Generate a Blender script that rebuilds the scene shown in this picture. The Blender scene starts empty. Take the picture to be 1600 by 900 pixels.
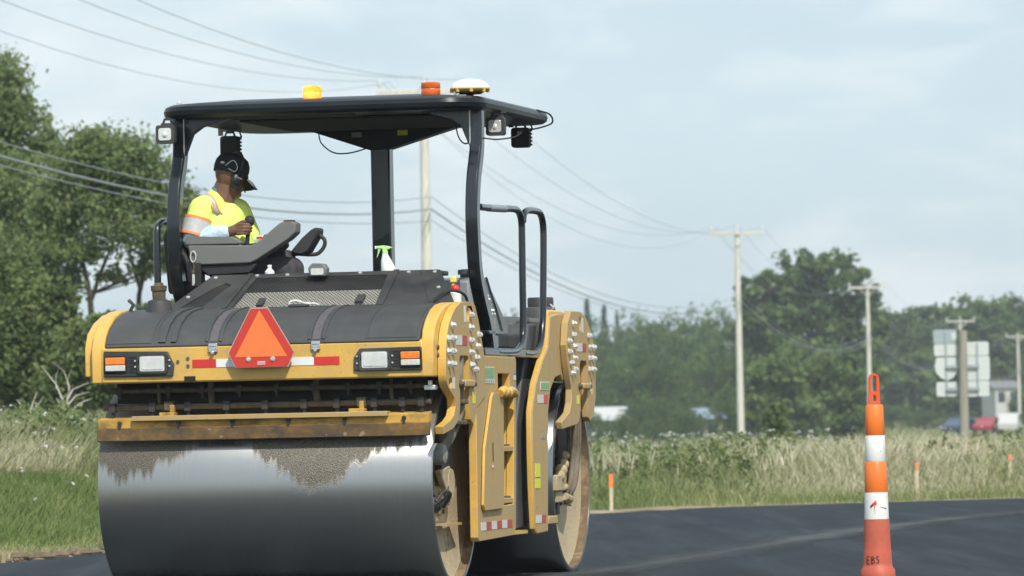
import bpy, bmesh, math, random
import numpy as np
from mathutils import Vector, Matrix, geometry
from math import radians, sin, cos, pi, sqrt, atan, atan2

scene = bpy.context.scene
col = scene.collection
random.seed(7)
rng = np.random.default_rng(7)
SKY_OFF = (8.604, 8.53, 0.509)
HAZE = .0003

# ---------------------------------------------------------------- camera
FPX, CAM_H = 9400.0, 0.912                      # focal length in photo pixels (1600 wide), eye height
ROLL, PITCH, YAW = radians(1.15), atan(238 / 9400), radians(12.3)
_f = Vector((0, cos(PITCH), sin(PITCH))); _r0 = Vector((1, 0, 0)); _u0 = Vector((0, -sin(PITCH), cos(PITCH)))
_r = cos(ROLL) * _r0 - sin(ROLL) * _u0
_u = sin(ROLL) * _r0 + cos(ROLL) * _u0
cam_d = bpy.data.cameras.new('camera'); cam = bpy.data.objects.new('camera', cam_d); col.objects.link(cam)
cam.matrix_world = Matrix(((_r.x, _u.x, -_f.x, 0), (_r.y, _u.y, -_f.y, 0), (_r.z, _u.z, -_f.z, CAM_H), (0, 0, 0, 1)))
cam_d.sensor_width = 36; cam_d.lens = FPX / 1600 * 36
cam_d.clip_start = 0.5; cam_d.clip_end = 6000
cam_d.dof.use_dof = True; cam_d.dof.focus_distance = 37.9; cam_d.dof.aperture_fstop = 7.5
scene.camera = cam
def at(px, py, D):                              # a spot seen in the photo, at a chosen distance D
    v = _f + _r * ((px - 800) / FPX) - _u * ((py - 450) / FPX)
    return Vector((0, 0, CAM_H)) + v * (D / v.y)

# ---------------------------------------------------------------- sky, sun, exposure
SUN_EL, SUN_AZ = radians(47), radians(161)      # azimuth clockwise from +Y (behind the camera, a little right)
world = bpy.data.worlds.new('World'); scene.world = world; world.use_nodes = True
nt = world.node_tree; N = nt.nodes; L = nt.links
bg = N['Background']
sky = N.new('ShaderNodeTexSky'); sky.sky_type = 'NISHITA'; sky.sun_disc = False
sky.sun_elevation = SUN_EL; sky.sun_rotation = SUN_AZ
sky.air_density = 1.0; sky.dust_density = 1.2; sky.ozone_density = 1.6
tc = N.new('ShaderNodeTexCoord')
mp = N.new('ShaderNodeMapping'); mp.inputs['Scale'].default_value = (1, 1, 3.0); mp.inputs['Location'].default_value = SKY_OFF; L.new(tc.outputs['Generated'], mp.inputs['Vector'])
n1 = N.new('ShaderNodeTexNoise'); n1.inputs['Scale'].default_value = 26; n1.inputs['Detail'].default_value = 6; n1.inputs['Roughness'].default_value = .5
n1.inputs['Distortion'].default_value = .3
L.new(mp.outputs['Vector'], n1.inputs['Vector'])
r1 = N.new('ShaderNodeValToRGB'); r1.color_ramp.elements[0].position = .44; r1.color_ramp.elements[0].color = (0, 0, 0, 1)
r1.color_ramp.elements[1].position = .68; r1.color_ramp.elements[1].color = (1, 1, 1, 1); L.new(n1.outputs['Fac'], r1.inputs['Fac'])
n2 = N.new('ShaderNodeTexNoise'); n2.inputs['Scale'].default_value = 13; n2.inputs['Detail'].default_value = 4; L.new(mp.outputs['Vector'], n2.inputs['Vector'])
veil = N.new('ShaderNodeMix'); veil.data_type = 'RGBA'; veil.inputs['Factor'].default_value = .78       # thin high cloud veil
L.new(sky.outputs['Color'], veil.inputs['A']); veil.inputs['B'].default_value = (6.4, 7.75, 8.6, 1)
m1 = N.new('ShaderNodeMix'); m1.data_type = 'RGBA'
fm = N.new('ShaderNodeMath'); fm.operation = 'MULTIPLY'; fm.inputs[1].default_value = .5
L.new(r1.outputs['Color'], fm.inputs[0]); L.new(fm.outputs[0], m1.inputs['Factor'])
L.new(veil.outputs['Result'], m1.inputs['A']); m1.inputs['B'].default_value = (9.3, 9.6, 9.5, 1)
m2 = N.new('ShaderNodeMix'); m2.data_type = 'RGBA'; m2.blend_type = 'MULTIPLY'
r2 = N.new('ShaderNodeValToRGB'); r2.color_ramp.elements[0].position = .35; r2.color_ramp.elements[0].color = (.86, .905, .94, 1)
r2.color_ramp.elements[1].position = .6; r2.color_ramp.elements[1].color = (1, 1, 1, 1); L.new(n2.outputs['Fac'], r2.inputs['Fac'])
m2.inputs['Factor'].default_value = .5; L.new(m1.outputs['Result'], m2.inputs['A']); L.new(r2.outputs['Color'], m2.inputs['B'])
L.new(m2.outputs['Result'], bg.inputs['Color']); bg.inputs['Strength'].default_value = .10

sun_d = bpy.data.lights.new('sun', 'SUN'); sun_d.energy = 3.5; sun_d.angle = radians(.6); sun_d.color = (1, .95, .86)
sun = bpy.data.objects.new('sun', sun_d); col.objects.link(sun)
_s = Vector((sin(SUN_AZ) * cos(SUN_EL), cos(SUN_AZ) * cos(SUN_EL), sin(SUN_EL)))
sun.rotation_euler = (-_s).to_track_quat('-Z', 'Y').to_euler(); sun.location = (10, -20, 40)
vs = scene.view_settings; vs.view_transform = 'Standard'; vs.look = 'None'; vs.exposure = 0.22; vs.gamma = 1.0; vs.use_curve_mapping = False

# ---------------------------------------------------------------- materials
MATS = {}
def mat(name, c, rough=.5, metal=0., var=.12, vs=6., bump=0., bs=150., dust=0., dc=(.42, .34, .22), ds=5., dlo=.45, dhi=.7, coat=0., c2=None, stretch=(1, 1, 1), spec=.5, specks=0., sk=(.05, .045, .04), ss=55.):
    m = bpy.data.materials.new(name); m.use_nodes = True; MATS[name] = m
    n = m.node_tree.nodes; l = m.node_tree.links; p = n['Principled BSDF']
    p.inputs['Roughness'].default_value = rough; p.inputs['Metallic'].default_value = metal
    p.inputs['Coat Weight'].default_value = coat; p.inputs['Specular IOR Level'].default_value = spec
    t = n.new('ShaderNodeTexCoord'); mpg = n.new('ShaderNodeMapping'); mpg.inputs['Scale'].default_value = stretch
    l.new(t.outputs['Object'], mpg.inputs['Vector'])
    no = n.new('ShaderNodeTexNoise'); no.inputs['Scale'].default_value = vs; no.inputs['Detail'].default_value = 8; no.inputs['Roughness'].default_value = .65
    l.new(mpg.outputs['Vector'], no.inputs['Vector'])
    rp = n.new('ShaderNodeValToRGB')
    d2 = c2 if c2 else tuple(x * (1 + var) for x in c)
    d1 = tuple(x * (1 - var) for x in c) if not c2 else c
    rp.color_ramp.elements[0].position = .32; rp.color_ramp.elements[0].color = (*d1, 1)
    rp.color_ramp.elements[1].position = .68; rp.color_ramp.elements[1].color = (*d2, 1)
    l.new(no.outputs['Fac'], rp.inputs['Fac'])
    out = rp.outputs['Color']
    if dust:
        nd = n.new('ShaderNodeTexNoise'); nd.inputs['Scale'].default_value = ds; nd.inputs['Detail'].default_value = 10; nd.inputs['Roughness'].default_value = .7
        l.new(mpg.outputs['Vector'], nd.inputs['Vector'])
        rd = n.new('ShaderNodeValToRGB'); rd.color_ramp.elements[0].position = dlo; rd.color_ramp.elements[0].color = (0, 0, 0, 1)
        rd.color_ramp.elements[1].position = dhi; rd.color_ramp.elements[1].color = (dust, dust, dust, 1)
        l.new(nd.outputs['Fac'], rd.inputs['Fac'])
        mx = n.new('ShaderNodeMix'); mx.data_type = 'RGBA'; l.new(rd.outputs['Color'], mx.inputs['Factor'])
        l.new(out, mx.inputs['A']); mx.inputs['B'].default_value = (*dc, 1); out = mx.outputs['Result']
        mr = n.new('ShaderNodeMix'); mr.data_type = 'FLOAT'; l.new(rd.outputs['Color'], mr.inputs['Factor'])
        mr.inputs['A'].default_value = rough; mr.inputs['B'].default_value = .85; l.new(mr.outputs['Result'], p.inputs['Roughness'])
    if specks:                                   # asphalt splatter and scuffs
        ns = n.new('ShaderNodeTexNoise'); ns.inputs['Scale'].default_value = ss; ns.inputs['Detail'].default_value = 3; l.new(t.outputs['Object'], ns.inputs['Vector'])
        rs = n.new('ShaderNodeValToRGB'); rs.color_ramp.elements[0].position = .655; rs.color_ramp.elements[0].color = (0, 0, 0, 1); rs.color_ramp.elements[1].position = .70; rs.color_ramp.elements[1].color = (specks,) * 3 + (1,)
        l.new(ns.outputs['Fac'], rs.inputs['Fac']); ms = n.new('ShaderNodeMix'); ms.data_type = 'RGBA'; l.new(rs.outputs['Color'], ms.inputs['Factor'])
        l.new(out, ms.inputs['A']); ms.inputs['B'].default_value = (*sk, 1); out = ms.outputs['Result']
    l.new(out, p.inputs['Base Color'])
    if bump:
        nb = n.new('ShaderNodeTexNoise'); nb.inputs['Scale'].default_value = bs; nb.inputs['Detail'].default_value = 4
        l.new(mpg.outputs['Vector'], nb.inputs['Vector'])
        b = n.new('ShaderNodeBump'); b.inputs['Strength'].default_value = bump; b.inputs['Distance'].default_value = .01
        l.new(nb.outputs['Fac'], b.inputs['Height']); l.new(b.outputs['Normal'], p.inputs['Normal'])
    return m

mat('yellow', (.68, .41, .085), .4, var=.10, vs=5, dust=.55, dc=(.44, .33, .16), ds=6, dlo=.46, dhi=.68, coat=.1, specks=.5, sk=(.16, .11, .05))
mat('yellow_dusty', (.52, .34, .11), .6, var=.16, vs=5, dust=.8, dc=(.36, .275, .16), ds=5, dlo=.34, dhi=.62, stretch=(1, 2, .35), specks=.55, sk=(.15, .11, .065), ss=38)
mat('yellow_rusty', (.56, .33, .06), .6, var=.2, vs=5, dust=.95, dc=(.10, .06, .03), ds=3, dlo=.45, dhi=.64, stretch=(1, 1, 1.8))
mat('rusty_blade', (.24, .135, .04), .65, var=.35, vs=7, dust=.95, dc=(.075, .058, .042), ds=4, dlo=.36, dhi=.62, stretch=(1.2, 1, 1.8), specks=.7, sk=(.36, .30, .22), ss=20)
mat('black_plastic', (.032, .034, .036), .55, var=.2, vs=4, bump=.15, bs=300, dust=.35, dc=(.16, .15, .13), ds=3, dlo=.4, dhi=.8)
mat('hood_plastic', (.042, .045, .047), .5, var=.15, vs=3, bump=.2, bs=260, dust=.4, dc=(.15, .145, .135), ds=2.5, dlo=.35, dhi=.8)
mat('strap', (.095, .085, .095), .75, var=.2, vs=30)
mat('rops_black', (.010, .015, .020), .25, var=.2, vs=3, coat=.4, dust=.12, dc=(.07, .075, .075), ds=2, dlo=.45, dhi=.8)
mat('canopy_black', (.009, .013, .017), .33, var=.2, vs=3, spec=.25, dust=.15, dc=(.03, .034, .036), ds=3, dlo=.4, dhi=.8)
mat('dark_metal', (.03, .03, .032), .5, metal=.3, var=.3, vs=10, dust=.5, dc=(.14, .115, .08), ds=8)
mat('interior_black', (.012, .012, .013), .8, var=.3)
mat('grimy_pipe', (.11, .09, .06), .7, metal=.2, var=.35, vs=18, dust=.6, dc=(.2, .15, .08), ds=12)
mat('hose', (.13, .11, .08), .7, var=.3, vs=20, dust=.8, dc=(.34, .28, .19), ds=6, dlo=.35)
mat('dried_mud', (.46, .37, .235), .9, var=.14, vs=5, bump=.5, bs=40, dust=.8, dc=(.20, .15, .09), ds=2.6, dlo=.60, dhi=.64)
mat('muddy_hub', (.44, .35, .21), .9, var=.25, vs=14, bump=.4, bs=60)
mat('rim_rust', (.16, .105, .06), .8, var=.3, vs=9, dust=.8, dc=(.36, .27, .16), ds=8, dlo=.5, dhi=.62)
mat('grey_cap', (.26, .26, .24), .75, var=.25, vs=14, dust=.5, dc=(.3, .25, .17), ds=8)
mat('zinc', (.72, .72, .70), .32, metal=.55, var=.1, vs=40)
mat('chrome', (.75, .76, .77), .15, metal=1, var=.05)
mat('red_reflective', (.62, .035, .03), .4, var=.06, vs=30)
mat('red_dusty', (.42, .07, .06), .6, var=.12, vs=30)
mat('white_reflective', (.80, .80, .78), .4, var=.04, vs=30)
mat('white_dusty', (.62, .60, .55), .6, var=.08, vs=30)
mat('smv_orange', (.86, .20, .05), .5, var=.03, vs=12)
mat('smv_red', (.58, .045, .03), .42, var=.06, vs=40)
mat('aluminium_edge', (.55, .52, .47), .5, metal=.4, var=.1)
mat('decal_green', (.22, .40, .15), .55, var=.12, vs=40)
mat('decal_white', (.62, .64, .60), .55, var=.08, vs=50)
mat('decal_grey', (.28, .30, .32), .55, var=.15, vs=60)
mat('decal_yellow', (.72, .68, .04), .5, var=.1, vs=60)
mat('lens_clear', (.74, .75, .72), .12, metal=.35, var=.12, vs=14, bump=.12, bs=150)
mat('lens_amber', (.85, .22, .02), .25, var=.15, vs=50, bump=.3, bs=90, coat=.5)
mat('lens_white', (.62, .61, .57), .3, var=.1, vs=40, bump=.3, bs=90)
mat('console_grey', (.155, .16, .155), .55, var=.08, vs=5, bump=.1, bs=400)
mat('seat_black', (.02, .02, .022), .7, var=.3, vs=12)
mat('tank_grey', (.085, .09, .09), .5, var=.15, vs=4, dust=.4, dc=(.2, .19, .17), ds=3)
mat('panel_grey', (.20, .22, .23), .35, var=.12, vs=4, dust=.4, dc=(.28, .28, .27), ds=4, coat=.3)
mat('beam_grey', (.06, .066, .07), .5, var=.12, vs=4, dust=.3, dc=(.2, .19, .16), ds=3)
mat('headliner', (.12, .12, .08), .7, var=.15)
mat('mesh_light', (.70, .68, .60), .6, metal=.2, var=.2, vs=60)
mat('gps_white', (.86, .86, .84), .35, var=.02)
mat('gps_yellow', (.62, .42, .09), .45, var=.1)
mat('hivis', (.80, .94, .22), .8, var=.08, vs=14, bump=1.0, bs=16)
mat('silver_tape', (.50, .50, .50), .5, var=.1, vs=30)
mat('orange_trim', (.95, .27, .06), .6, var=.06)
mat('undershirt', (.50, .64, .68), .8, var=.25, vs=30, bump=.9, bs=22)
mat('blue_collar', (.10, .22, .33), .8, var=.2)
mat('skin', (.17, .085, .05), .5, var=.14, vs=30)
mat('trousers', (.055, .052, .062), .85, var=.25, vs=20)
mat('cap_black', (.012, .012, .014), .75, var=.3)
mat('cap_white', (.62, .63, .64), .7, var=.06)
mat('headset', (.014, .016, .016), .4, var=.2)
mat('bottle_white', (.80, .82, .78), .35, var=.03)
mat('trigger_green', (.45, .85, .30), .4, var=.05)
mat('red_plastic', (.75, .03, .03), .25, var=.1, coat=.4)
mat('yellow_plastic', (.85, .72, .18), .35, var=.1)
mat('white_cord', (.72, .71, .66), .8, var=.1)
mat('clear_bottle', (.75, .78, .80), .12, var=.1)
mat('cone_orange', (.88, .19, .02), .4, var=.09, vs=12, dust=.3, dc=(.5, .24, .12), ds=8, stretch=(1, 1, .4), specks=.45, sk=(.3, .12, .06), ss=40)
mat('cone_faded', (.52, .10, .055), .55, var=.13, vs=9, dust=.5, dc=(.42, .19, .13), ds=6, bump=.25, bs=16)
mat('cone_handle', (.74, .09, .025), .45, var=.1, vs=14)
mat('cone_white', (.80, .80, .77), .5, var=.05, vs=14, dust=.5, dc=(.50, .48, .43), ds=9, stretch=(1, 1, .4), specks=.5, sk=(.3, .25, .2), ss=45)
mat('ink_and_tear_shadow', (.03, .02, .03), .7, var=.2)
mat('soil', (.2, .15, .1), .9)
mat('rubber', (.02, .02, .02), .8, var=.3)
mat('pole_wood', (.60, .575, .52), .85, var=.3, vs=5, stretch=(4, 4, .3), bump=.4, bs=20)
mat('post_wood', (.30, .28, .24), .85, var=.25, vs=5, stretch=(4, 4, .3), bump=.4, bs=20)
mat('insulator', (.75, .76, .74), .3, var=.05)
mat('wire_dark', (.30, .33, .35), .6, var=.1)
mat('sign_back', (.62, .66, .65), .45, metal=.25, var=.05, vs=2)
mat('sign_back_dark', (.36, .42, .45), .45, metal=.25, var=.05, vs=2)
mat('stake_wood', (.55, .48, .34), .8, var=.15)
mat('flag_orange', (.95, .22, .05), .6, var=.05)
mat('bark', (.075, .06, .045), .9, var=.35, vs=6, stretch=(3, 3, .6), bump=.5, bs=12)
mat('dead_wood', (.40, .37, .33), .9, var=.2, vs=8)
mat('house_white', (.50, .51, .50), .7, var=.05)
mat('house_tan', (.42, .38, .32), .7, var=.1)
mat('roof_blue', (.22, .27, .34), .6, var=.1)
mat('roof_grey', (.20, .20, .20), .8, var=.2)
mat('window_dark', (.04, .05, .06), .15, var=.1)
mat('car_red', (.34, .03, .04), .3, var=.05, coat=.6)
mat('car_blue', (.04, .06, .12), .3, var=.05, coat=.6)
mat('car_white', (.55, .55, .54), .3, var=.04, coat=.5)
mat('clod', (.16, .12, .08), .95, var=.3, vs=8)

# beacons: one flashing (lit), one off
def beacon_mat(name, c, e):
    m = mat(name, c, .2, var=.12, vs=30, bump=.3, bs=90, coat=.5)
    p = m.node_tree.nodes['Principled BSDF']; p.inputs['Transmission Weight'].default_value = .25
    if e:
        n = m.node_tree.nodes; l = m.node_tree.links
        t = n.new('ShaderNodeTexCoord'); w = n.new('ShaderNodeTexNoise'); w.inputs['Scale'].default_value = 22
        l.new(t.outputs['Object'], w.inputs['Vector'])
        rp = n.new('ShaderNodeValToRGB'); rp.color_ramp.elements[0].color = (.9, .22, .01, 1); rp.color_ramp.elements[1].color = (1, .72, .12, 1)
        rp.color_ramp.elements[0].position = .35; rp.color_ramp.elements[1].position = .62
        l.new(w.outputs['Fac'], rp.inputs['Fac']); l.new(rp.outputs['Color'], p.inputs['Emission Color']); p.inputs['Emission Strength'].default_value = e
beacon_mat('beacon_lit', (.95, .35, .02), .75)
beacon_mat('beacon_off', (.80, .15, .02), 0)

# steel drum: brushed, asphalt film hanging in ragged tongues under the scraper
def brushed(m):
    n = m.node_tree.nodes; p = n['Principled BSDF']; t = n.new('ShaderNodeTangent'); t.direction_type = 'RADIAL'; t.axis = 'X'
    m.node_tree.links.new(t.outputs[0], p.inputs['Tangent']); p.inputs['Anisotropic'].default_value = .68; p.inputs['Anisotropic Rotation'].default_value = .25
def drum_material():
    m = mat('drum_steel', (.47, .465, .45), .3, metal=.95, var=.035, vs=5, stretch=(14, .6, .6))
    n = m.node_tree.nodes; l = m.node_tree.links; p = n['Principled BSDF']
    base = p.inputs['Base Color'].links[0].from_socket
    t = n.new('ShaderNodeTexCoord'); sp = n.new('ShaderNodeSeparateXYZ'); l.new(t.outputs['Object'], sp.inputs[0])
    mr = n.new('ShaderNodeMapRange'); mr.inputs['From Min'].default_value = -1.085; mr.inputs['From Max'].default_value = 1.065
    l.new(sp.outputs['X'], mr.inputs['Value'])
    cv = n.new('ShaderNodeFloatCurve'); c = cv.mapping.curves[0]
    prof = [(0, .30), (.05, .58), (.10, .62), (.17, .50), (.24, .34), (.30, .14), (.34, .03), (.39, .03), (.43, .10), (.48, .32), (.54, .50), (.60, .70), (.655, .82), (.70, .74), (.75, .58), (.81, .40), (.86, .30), (.92, .22), (.96, .14), (1, .10)]
    while len(c.points) < len(prof): c.points.new(.5, .5)
    for q, (a, b) in zip(c.points, prof): q.location = (a, b)
    cv.mapping.update(); l.new(mr.outputs[0], cv.inputs['Value'])
    jag = n.new('ShaderNodeTexNoise'); jag.inputs['Scale'].default_value = 1; jag.inputs['Detail'].default_value = 6; jag.inputs['Roughness'].default_value = .7
    mpj = n.new('ShaderNodeMapping'); mpj.inputs['Scale'].default_value = (22, 2.2, 2.2); l.new(t.outputs['Object'], mpj.inputs['Vector']); l.new(mpj.outputs['Vector'], jag.inputs['Vector'])
    # length of the film = profile * .38 m, shortened and lengthened by the ragged noise
    a1 = n.new('ShaderNodeMath'); a1.operation = 'MULTIPLY_ADD'; l.new(jag.outputs['Fac'], a1.inputs[0]); a1.inputs[1].default_value = .30; a1.inputs[2].default_value = -.15
    a2 = n.new('ShaderNodeMath'); a2.operation = 'MULTIPLY_ADD'; l.new(cv.outputs[0], a2.inputs[0]); a2.inputs[1].default_value = .43; l.new(a1.outputs[0], a2.inputs[2])
    a3 = n.new('ShaderNodeMath'); a3.operation = 'SUBTRACT'; a3.inputs[0].default_value = .955; l.new(a2.outputs[0], a3.inputs[1])     # lower limit of film
    a4 = n.new('ShaderNodeMath'); a4.operation = 'SUBTRACT'; l.new(sp.outputs['Z'], a4.inputs[0]); l.new(a3.outputs[0], a4.inputs[1])
    a5 = n.new('ShaderNodeMath'); a5.operation = 'MULTIPLY'; a5.use_clamp = True; a5.inputs[1].default_value = 16; l.new(a4.outputs[0], a5.inputs[0])
    gr = n.new('ShaderNodeTexNoise'); gr.inputs['Scale'].default_value = 150; gr.inputs['Detail'].default_value = 4; l.new(t.outputs['Object'], gr.inputs['Vector'])
    gc = n.new('ShaderNodeValToRGB'); gc.color_ramp.elements[0].position = .38; gc.color_ramp.elements[0].color = (.05, .041, .026, 1)
    gc.color_ramp.elements[1].position = .66; gc.color_ramp.elements[1].color = (.17, .143, .095, 1); l.new(gr.outputs['Fac'], gc.inputs['Fac'])
    a6 = n.new('ShaderNodeMath'); a6.operation = 'MULTIPLY'; a6.inputs[1].default_value = .88; l.new(a5.outputs[0], a6.inputs[0])
    mx = n.new('ShaderNodeMix'); mx.data_type = 'RGBA'; l.new(a6.outputs[0], mx.inputs['Factor']); l.new(base, mx.inputs['A']); l.new(gc.outputs['Color'], mx.inputs['B'])
    l.new(mx.outputs['Result'], p.inputs['Base Color'])
    me = n.new('ShaderNodeMix'); me.data_type = 'FLOAT'; l.new(a6.outputs[0], me.inputs['Factor']); me.inputs['A'].default_value = .95; me.inputs['B'].default_value = .15; l.new(me.outputs['Result'], p.inputs['Metallic'])
    ro = n.new('ShaderNodeMix'); ro.data_type = 'FLOAT'; l.new(a6.outputs[0], ro.inputs['Factor']); ro.inputs['A'].default_value = .38; ro.inputs['B'].default_value = .42; l.new(ro.outputs['Result'], p.inputs['Roughness'])
    bn = n.new('ShaderNodeMix'); bn.data_type = 'FLOAT'; l.new(a6.outputs[0], bn.inputs['Factor']); bn.inputs['A'].default_value = .04; bn.inputs['B'].default_value = .7
    b = n.new('ShaderNodeBump'); b.inputs['Distance'].default_value = .01; l.new(bn.outputs['Result'], b.inputs['Strength']); l.new(gr.outputs['Fac'], b.inputs['Height']); l.new(b.outputs['Normal'], p.inputs['Normal'])
drum_material(); brushed(MATS['drum_steel'])
brushed(mat('drum_plain', (.36, .37, .38), .33, metal=.95, var=.1, vs=9, stretch=(14, .6, .6)))

def leaf_mat(name, stops, trans=.35, rough=.6):
    m = bpy.data.materials.new(name); m.use_nodes = True; MATS[name] = m
    n = m.node_tree.nodes; l = m.node_tree.links; p = n['Principled BSDF']; o = n['Material Output']
    a = n.new('ShaderNodeAttribute'); a.attribute_name = 'tint'
    rp = n.new('ShaderNodeValToRGB'); e = rp.color_ramp.elements
    e[0].position = stops[0][0]; e[0].color = (*stops[0][1], 1); e[1].position = stops[-1][0]; e[1].color = (*stops[-1][1], 1)
    for s, c in stops[1:-1]: q = e.new(s); q.color = (*c, 1)
    l.new(a.outputs['Fac'], rp.inputs['Fac']); l.new(rp.outputs['Color'], p.inputs['Base Color']); p.inputs['Roughness'].default_value = rough
    p.inputs['Specular IOR Level'].default_value = .25
    tr = n.new('ShaderNodeBsdfTranslucent'); l.new(rp.outputs['Color'], tr.inputs['Color'])
    mx = n.new('ShaderNodeMixShader'); mx.inputs[0].default_value = trans
    l.new(p.outputs[0], mx.inputs[1]); l.new(tr.outputs[0], mx.inputs[2]); l.new(mx.outputs[0], o.inputs['Surface'])
leaf_mat('leaf_willow', [(0, (.11, .17, .06)), (.5, (.185, .25, .095)), (1, (.28, .34, .145))], .45)
leaf_mat('leaf_dense', [(0, (.08, .125, .04)), (.5, (.13, .18, .06)), (1, (.20, .245, .09))])
leaf_mat('leaf_far', [(0, (.042, .09, .026)), (.5, (.085, .15, .04)), (1, (.165, .23, .062))])
leaf_mat('leaf_bright', [(0, (.07, .125, .03)), (.5, (.11, .175, .045)), (1, (.18, .24, .07))])
leaf_mat('leaf_conifer', [(0, (.025, .048, .028)), (1, (.05, .08, .042))])
leaf_mat('grass_tall', [(0, (.16, .21, .075)), (.35, (.27, .295, .14)), (.6, (.43, .41, .26)), (1, (.60, .56, .42))], .3, .8)
leaf_mat('grass_short', [(0, (.10, .155, .045)), (.5, (.165, .225, .07)), (.85, (.28, .30, .13)), (1, (.46, .41, .25))], .3, .8)
leaf_mat('weed_leaf', [(0, (.11, .155, .055)), (.6, (.19, .24, .09)), (1, (.29, .33, .15))], .3, .7)
leaf_mat('flower_white', [(0, (.42, .45, .38)), (1, (.66, .66, .60))], .2, .8)

# ---------------------------------------------------------------- mesh helpers
class MB:
    def __init__(s): s.v = []; s.f = []
    def add(s, vs_, fs): o = len(s.v); s.v += [tuple(q) for q in vs_]; s.f += [tuple(i + o for i in q) for q in fs]; return s
    def box(s, x0, x1, y0, y1, z0, z1):
        return s.add([(x0, y0, z0), (x1, y0, z0), (x1, y1, z0), (x0, y1, z0), (x0, y0, z1), (x1, y0, z1), (x1, y1, z1), (x0, y1, z1)],
                     [(0, 3, 2, 1), (4, 5, 6, 7), (0, 1, 5, 4), (1, 2, 6, 5), (2, 3, 7, 6), (3, 0, 4, 7)])
    def prism(s, pts, a, b, axis='X', holes=()):
        # pts in the plane across axis: X -> (y, z), Y -> (x, z), Z -> (x, y)
        loops = [list(pts)] + [list(h) for h in holes]
        flat = [q for lp in loops for q in lp]
        tris = geometry.tessellate_polygon([[Vector((q[0], q[1], 0)) for q in lp] for lp in loops])
        def P(q, t): return (t, q[0], q[1]) if axis == 'X' else (q[0], t, q[1]) if axis == 'Y' else (q[0], q[1], t)
        n = len(flat); vs_ = [P(q, a) for q in flat] + [P(q, b) for q in flat]
        fs = [tuple(t) for t in tris] + [tuple(i + n for i in reversed(t)) for t in tris]
        o = 0
        for lp in loops:
            k = len(lp)
            for i in range(k): j = (i + 1) % k; fs.append((o + i, o + j, o + j + n, o + i + n))
            o += k
        return s.add(vs_, fs)
    def tube(s, path, r, seg=10, closed=False, cap=True):
        path = [Vector(q) for q in path]; n = len(path); rs = r if isinstance(r, (list, tuple)) else [r] * n
        vs_ = []; up = None
        for i, q in enumerate(path):
            t = (path[min(i + 1, n - 1)] - path[max(i - 1, 0)]).normalized()
            if up is None: up = t.orthogonal().normalized()
            up = (up - t * up.dot(t)).normalized(); w = t.cross(up)
            for k in range(seg):
                a = 2 * pi * k / seg; vs_.append(q + (up * cos(a) + w * sin(a)) * rs[i])
        fs = []
        for i in range(n - 1):
            for k in range(seg): fs.append((i * seg + k, i * seg + (k + 1) % seg, (i + 1) * seg + (k + 1) % seg, (i + 1) * seg + k))
        if cap: fs.append(tuple(range(seg - 1, -1, -1))); fs.append(tuple((n - 1) * seg + k for k in range(seg)))
        return s.add(vs_, fs)
    def lathe(s, prof, c=(0, 0, 0), axis='Z', seg=32, cap=True):
        # prof: (radius, height) along axis
        vs_ = []
        for r, h in prof:
            for k in range(seg):
                a = 2 * pi * k / seg; x, y = r * cos(a), r * sin(a)
                q = (x, y, h) if axis == 'Z' else (h, x, y) if axis == 'X' else (x, h, y)
                vs_.append((q[0] + c[0], q[1] + c[1], q[2] + c[2]))
        n = len(prof); fs = []
        for i in range(n - 1):
            for k in range(seg): fs.append((i * seg + k, i * seg + (k + 1) % seg, (i + 1) * seg + (k + 1) % seg, (i + 1) * seg + k))
        if cap: fs.append(tuple(range(seg - 1, -1, -1))); fs.append(tuple((n - 1) * seg + k for k in range(seg)))
        return s.add(vs_, fs)
    def ball(s, c, r, seg=16, rings=10):
        rx, ry, rz = r if isinstance(r, (list, tuple)) else (r, r, r)
        vs_ = [(c[0], c[1], c[2] - rz)]; fs = []
        for i in range(1, rings):
            a = -pi / 2 + pi * i / rings
            for k in range(seg): b = 2 * pi * k / seg; vs_.append((c[0] + rx * cos(a) * cos(b), c[1] + ry * cos(a) * sin(b), c[2] + rz * sin(a)))
        vs_.append((c[0], c[1], c[2] + rz)); t = len(vs_) - 1
        for k in range(seg): fs.append((0, 1 + (k + 1) % seg, 1 + k)); fs.append((t, 1 + (rings - 2) * seg + k, 1 + (rings - 2) * seg + (k + 1) % seg))
        for i in range(rings - 2):
            for k in range(seg): fs.append((1 + i * seg + k, 1 + i * seg + (k + 1) % seg, 1 + (i + 1) * seg + (k + 1) % seg, 1 + (i + 1) * seg + k))
        return s.add(vs_, fs)
    def xf(s, M): s.v = [tuple(M @ Vector(q)) for q in s.v]; return s
    def mesh(s, name, m, smooth=35):
        me = bpy.data.meshes.new(name); me.from_pydata(s.v, [], s.f)
        bm = bmesh.new(); bm.from_mesh(me); bmesh.ops.recalc_face_normals(bm, faces=bm.faces); bm.to_mesh(me); bm.free()
        me.materials.append(MATS[m])
        if smooth:
            me.polygons.foreach_set('use_smooth', [True] * len(me.polygons)); me.set_sharp_from_angle(angle=radians(smooth))
        return me
    def build(s, name, m, parent=None, bevel=0., smooth=35):
        o = bpy.data.objects.new(name, s.mesh(name, m, smooth)); col.objects.link(o)
        if parent: o.parent = parent
        if bevel:
            b = o.modifiers.new('bevel', 'BEVEL'); b.width = bevel; b.segments = 2; b.limit_method = 'ANGLE'; b.angle_limit = radians(40)
        return o
def tag(o, label=None, cat=None, group=None, kind=None):
    if label: o['label'] = label
    if cat: o['category'] = cat
    if group: o['group'] = group
    if kind: o['kind'] = kind
    return o
def empty(name, loc=(0, 0, 0), rz=0, parent=None):
    o = bpy.data.objects.new(name, None); col.objects.link(o); o.location = loc; o.rotation_euler = (0, 0, rz); o.empty_display_size = .2
    if parent: o.parent = parent
    return o
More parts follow.
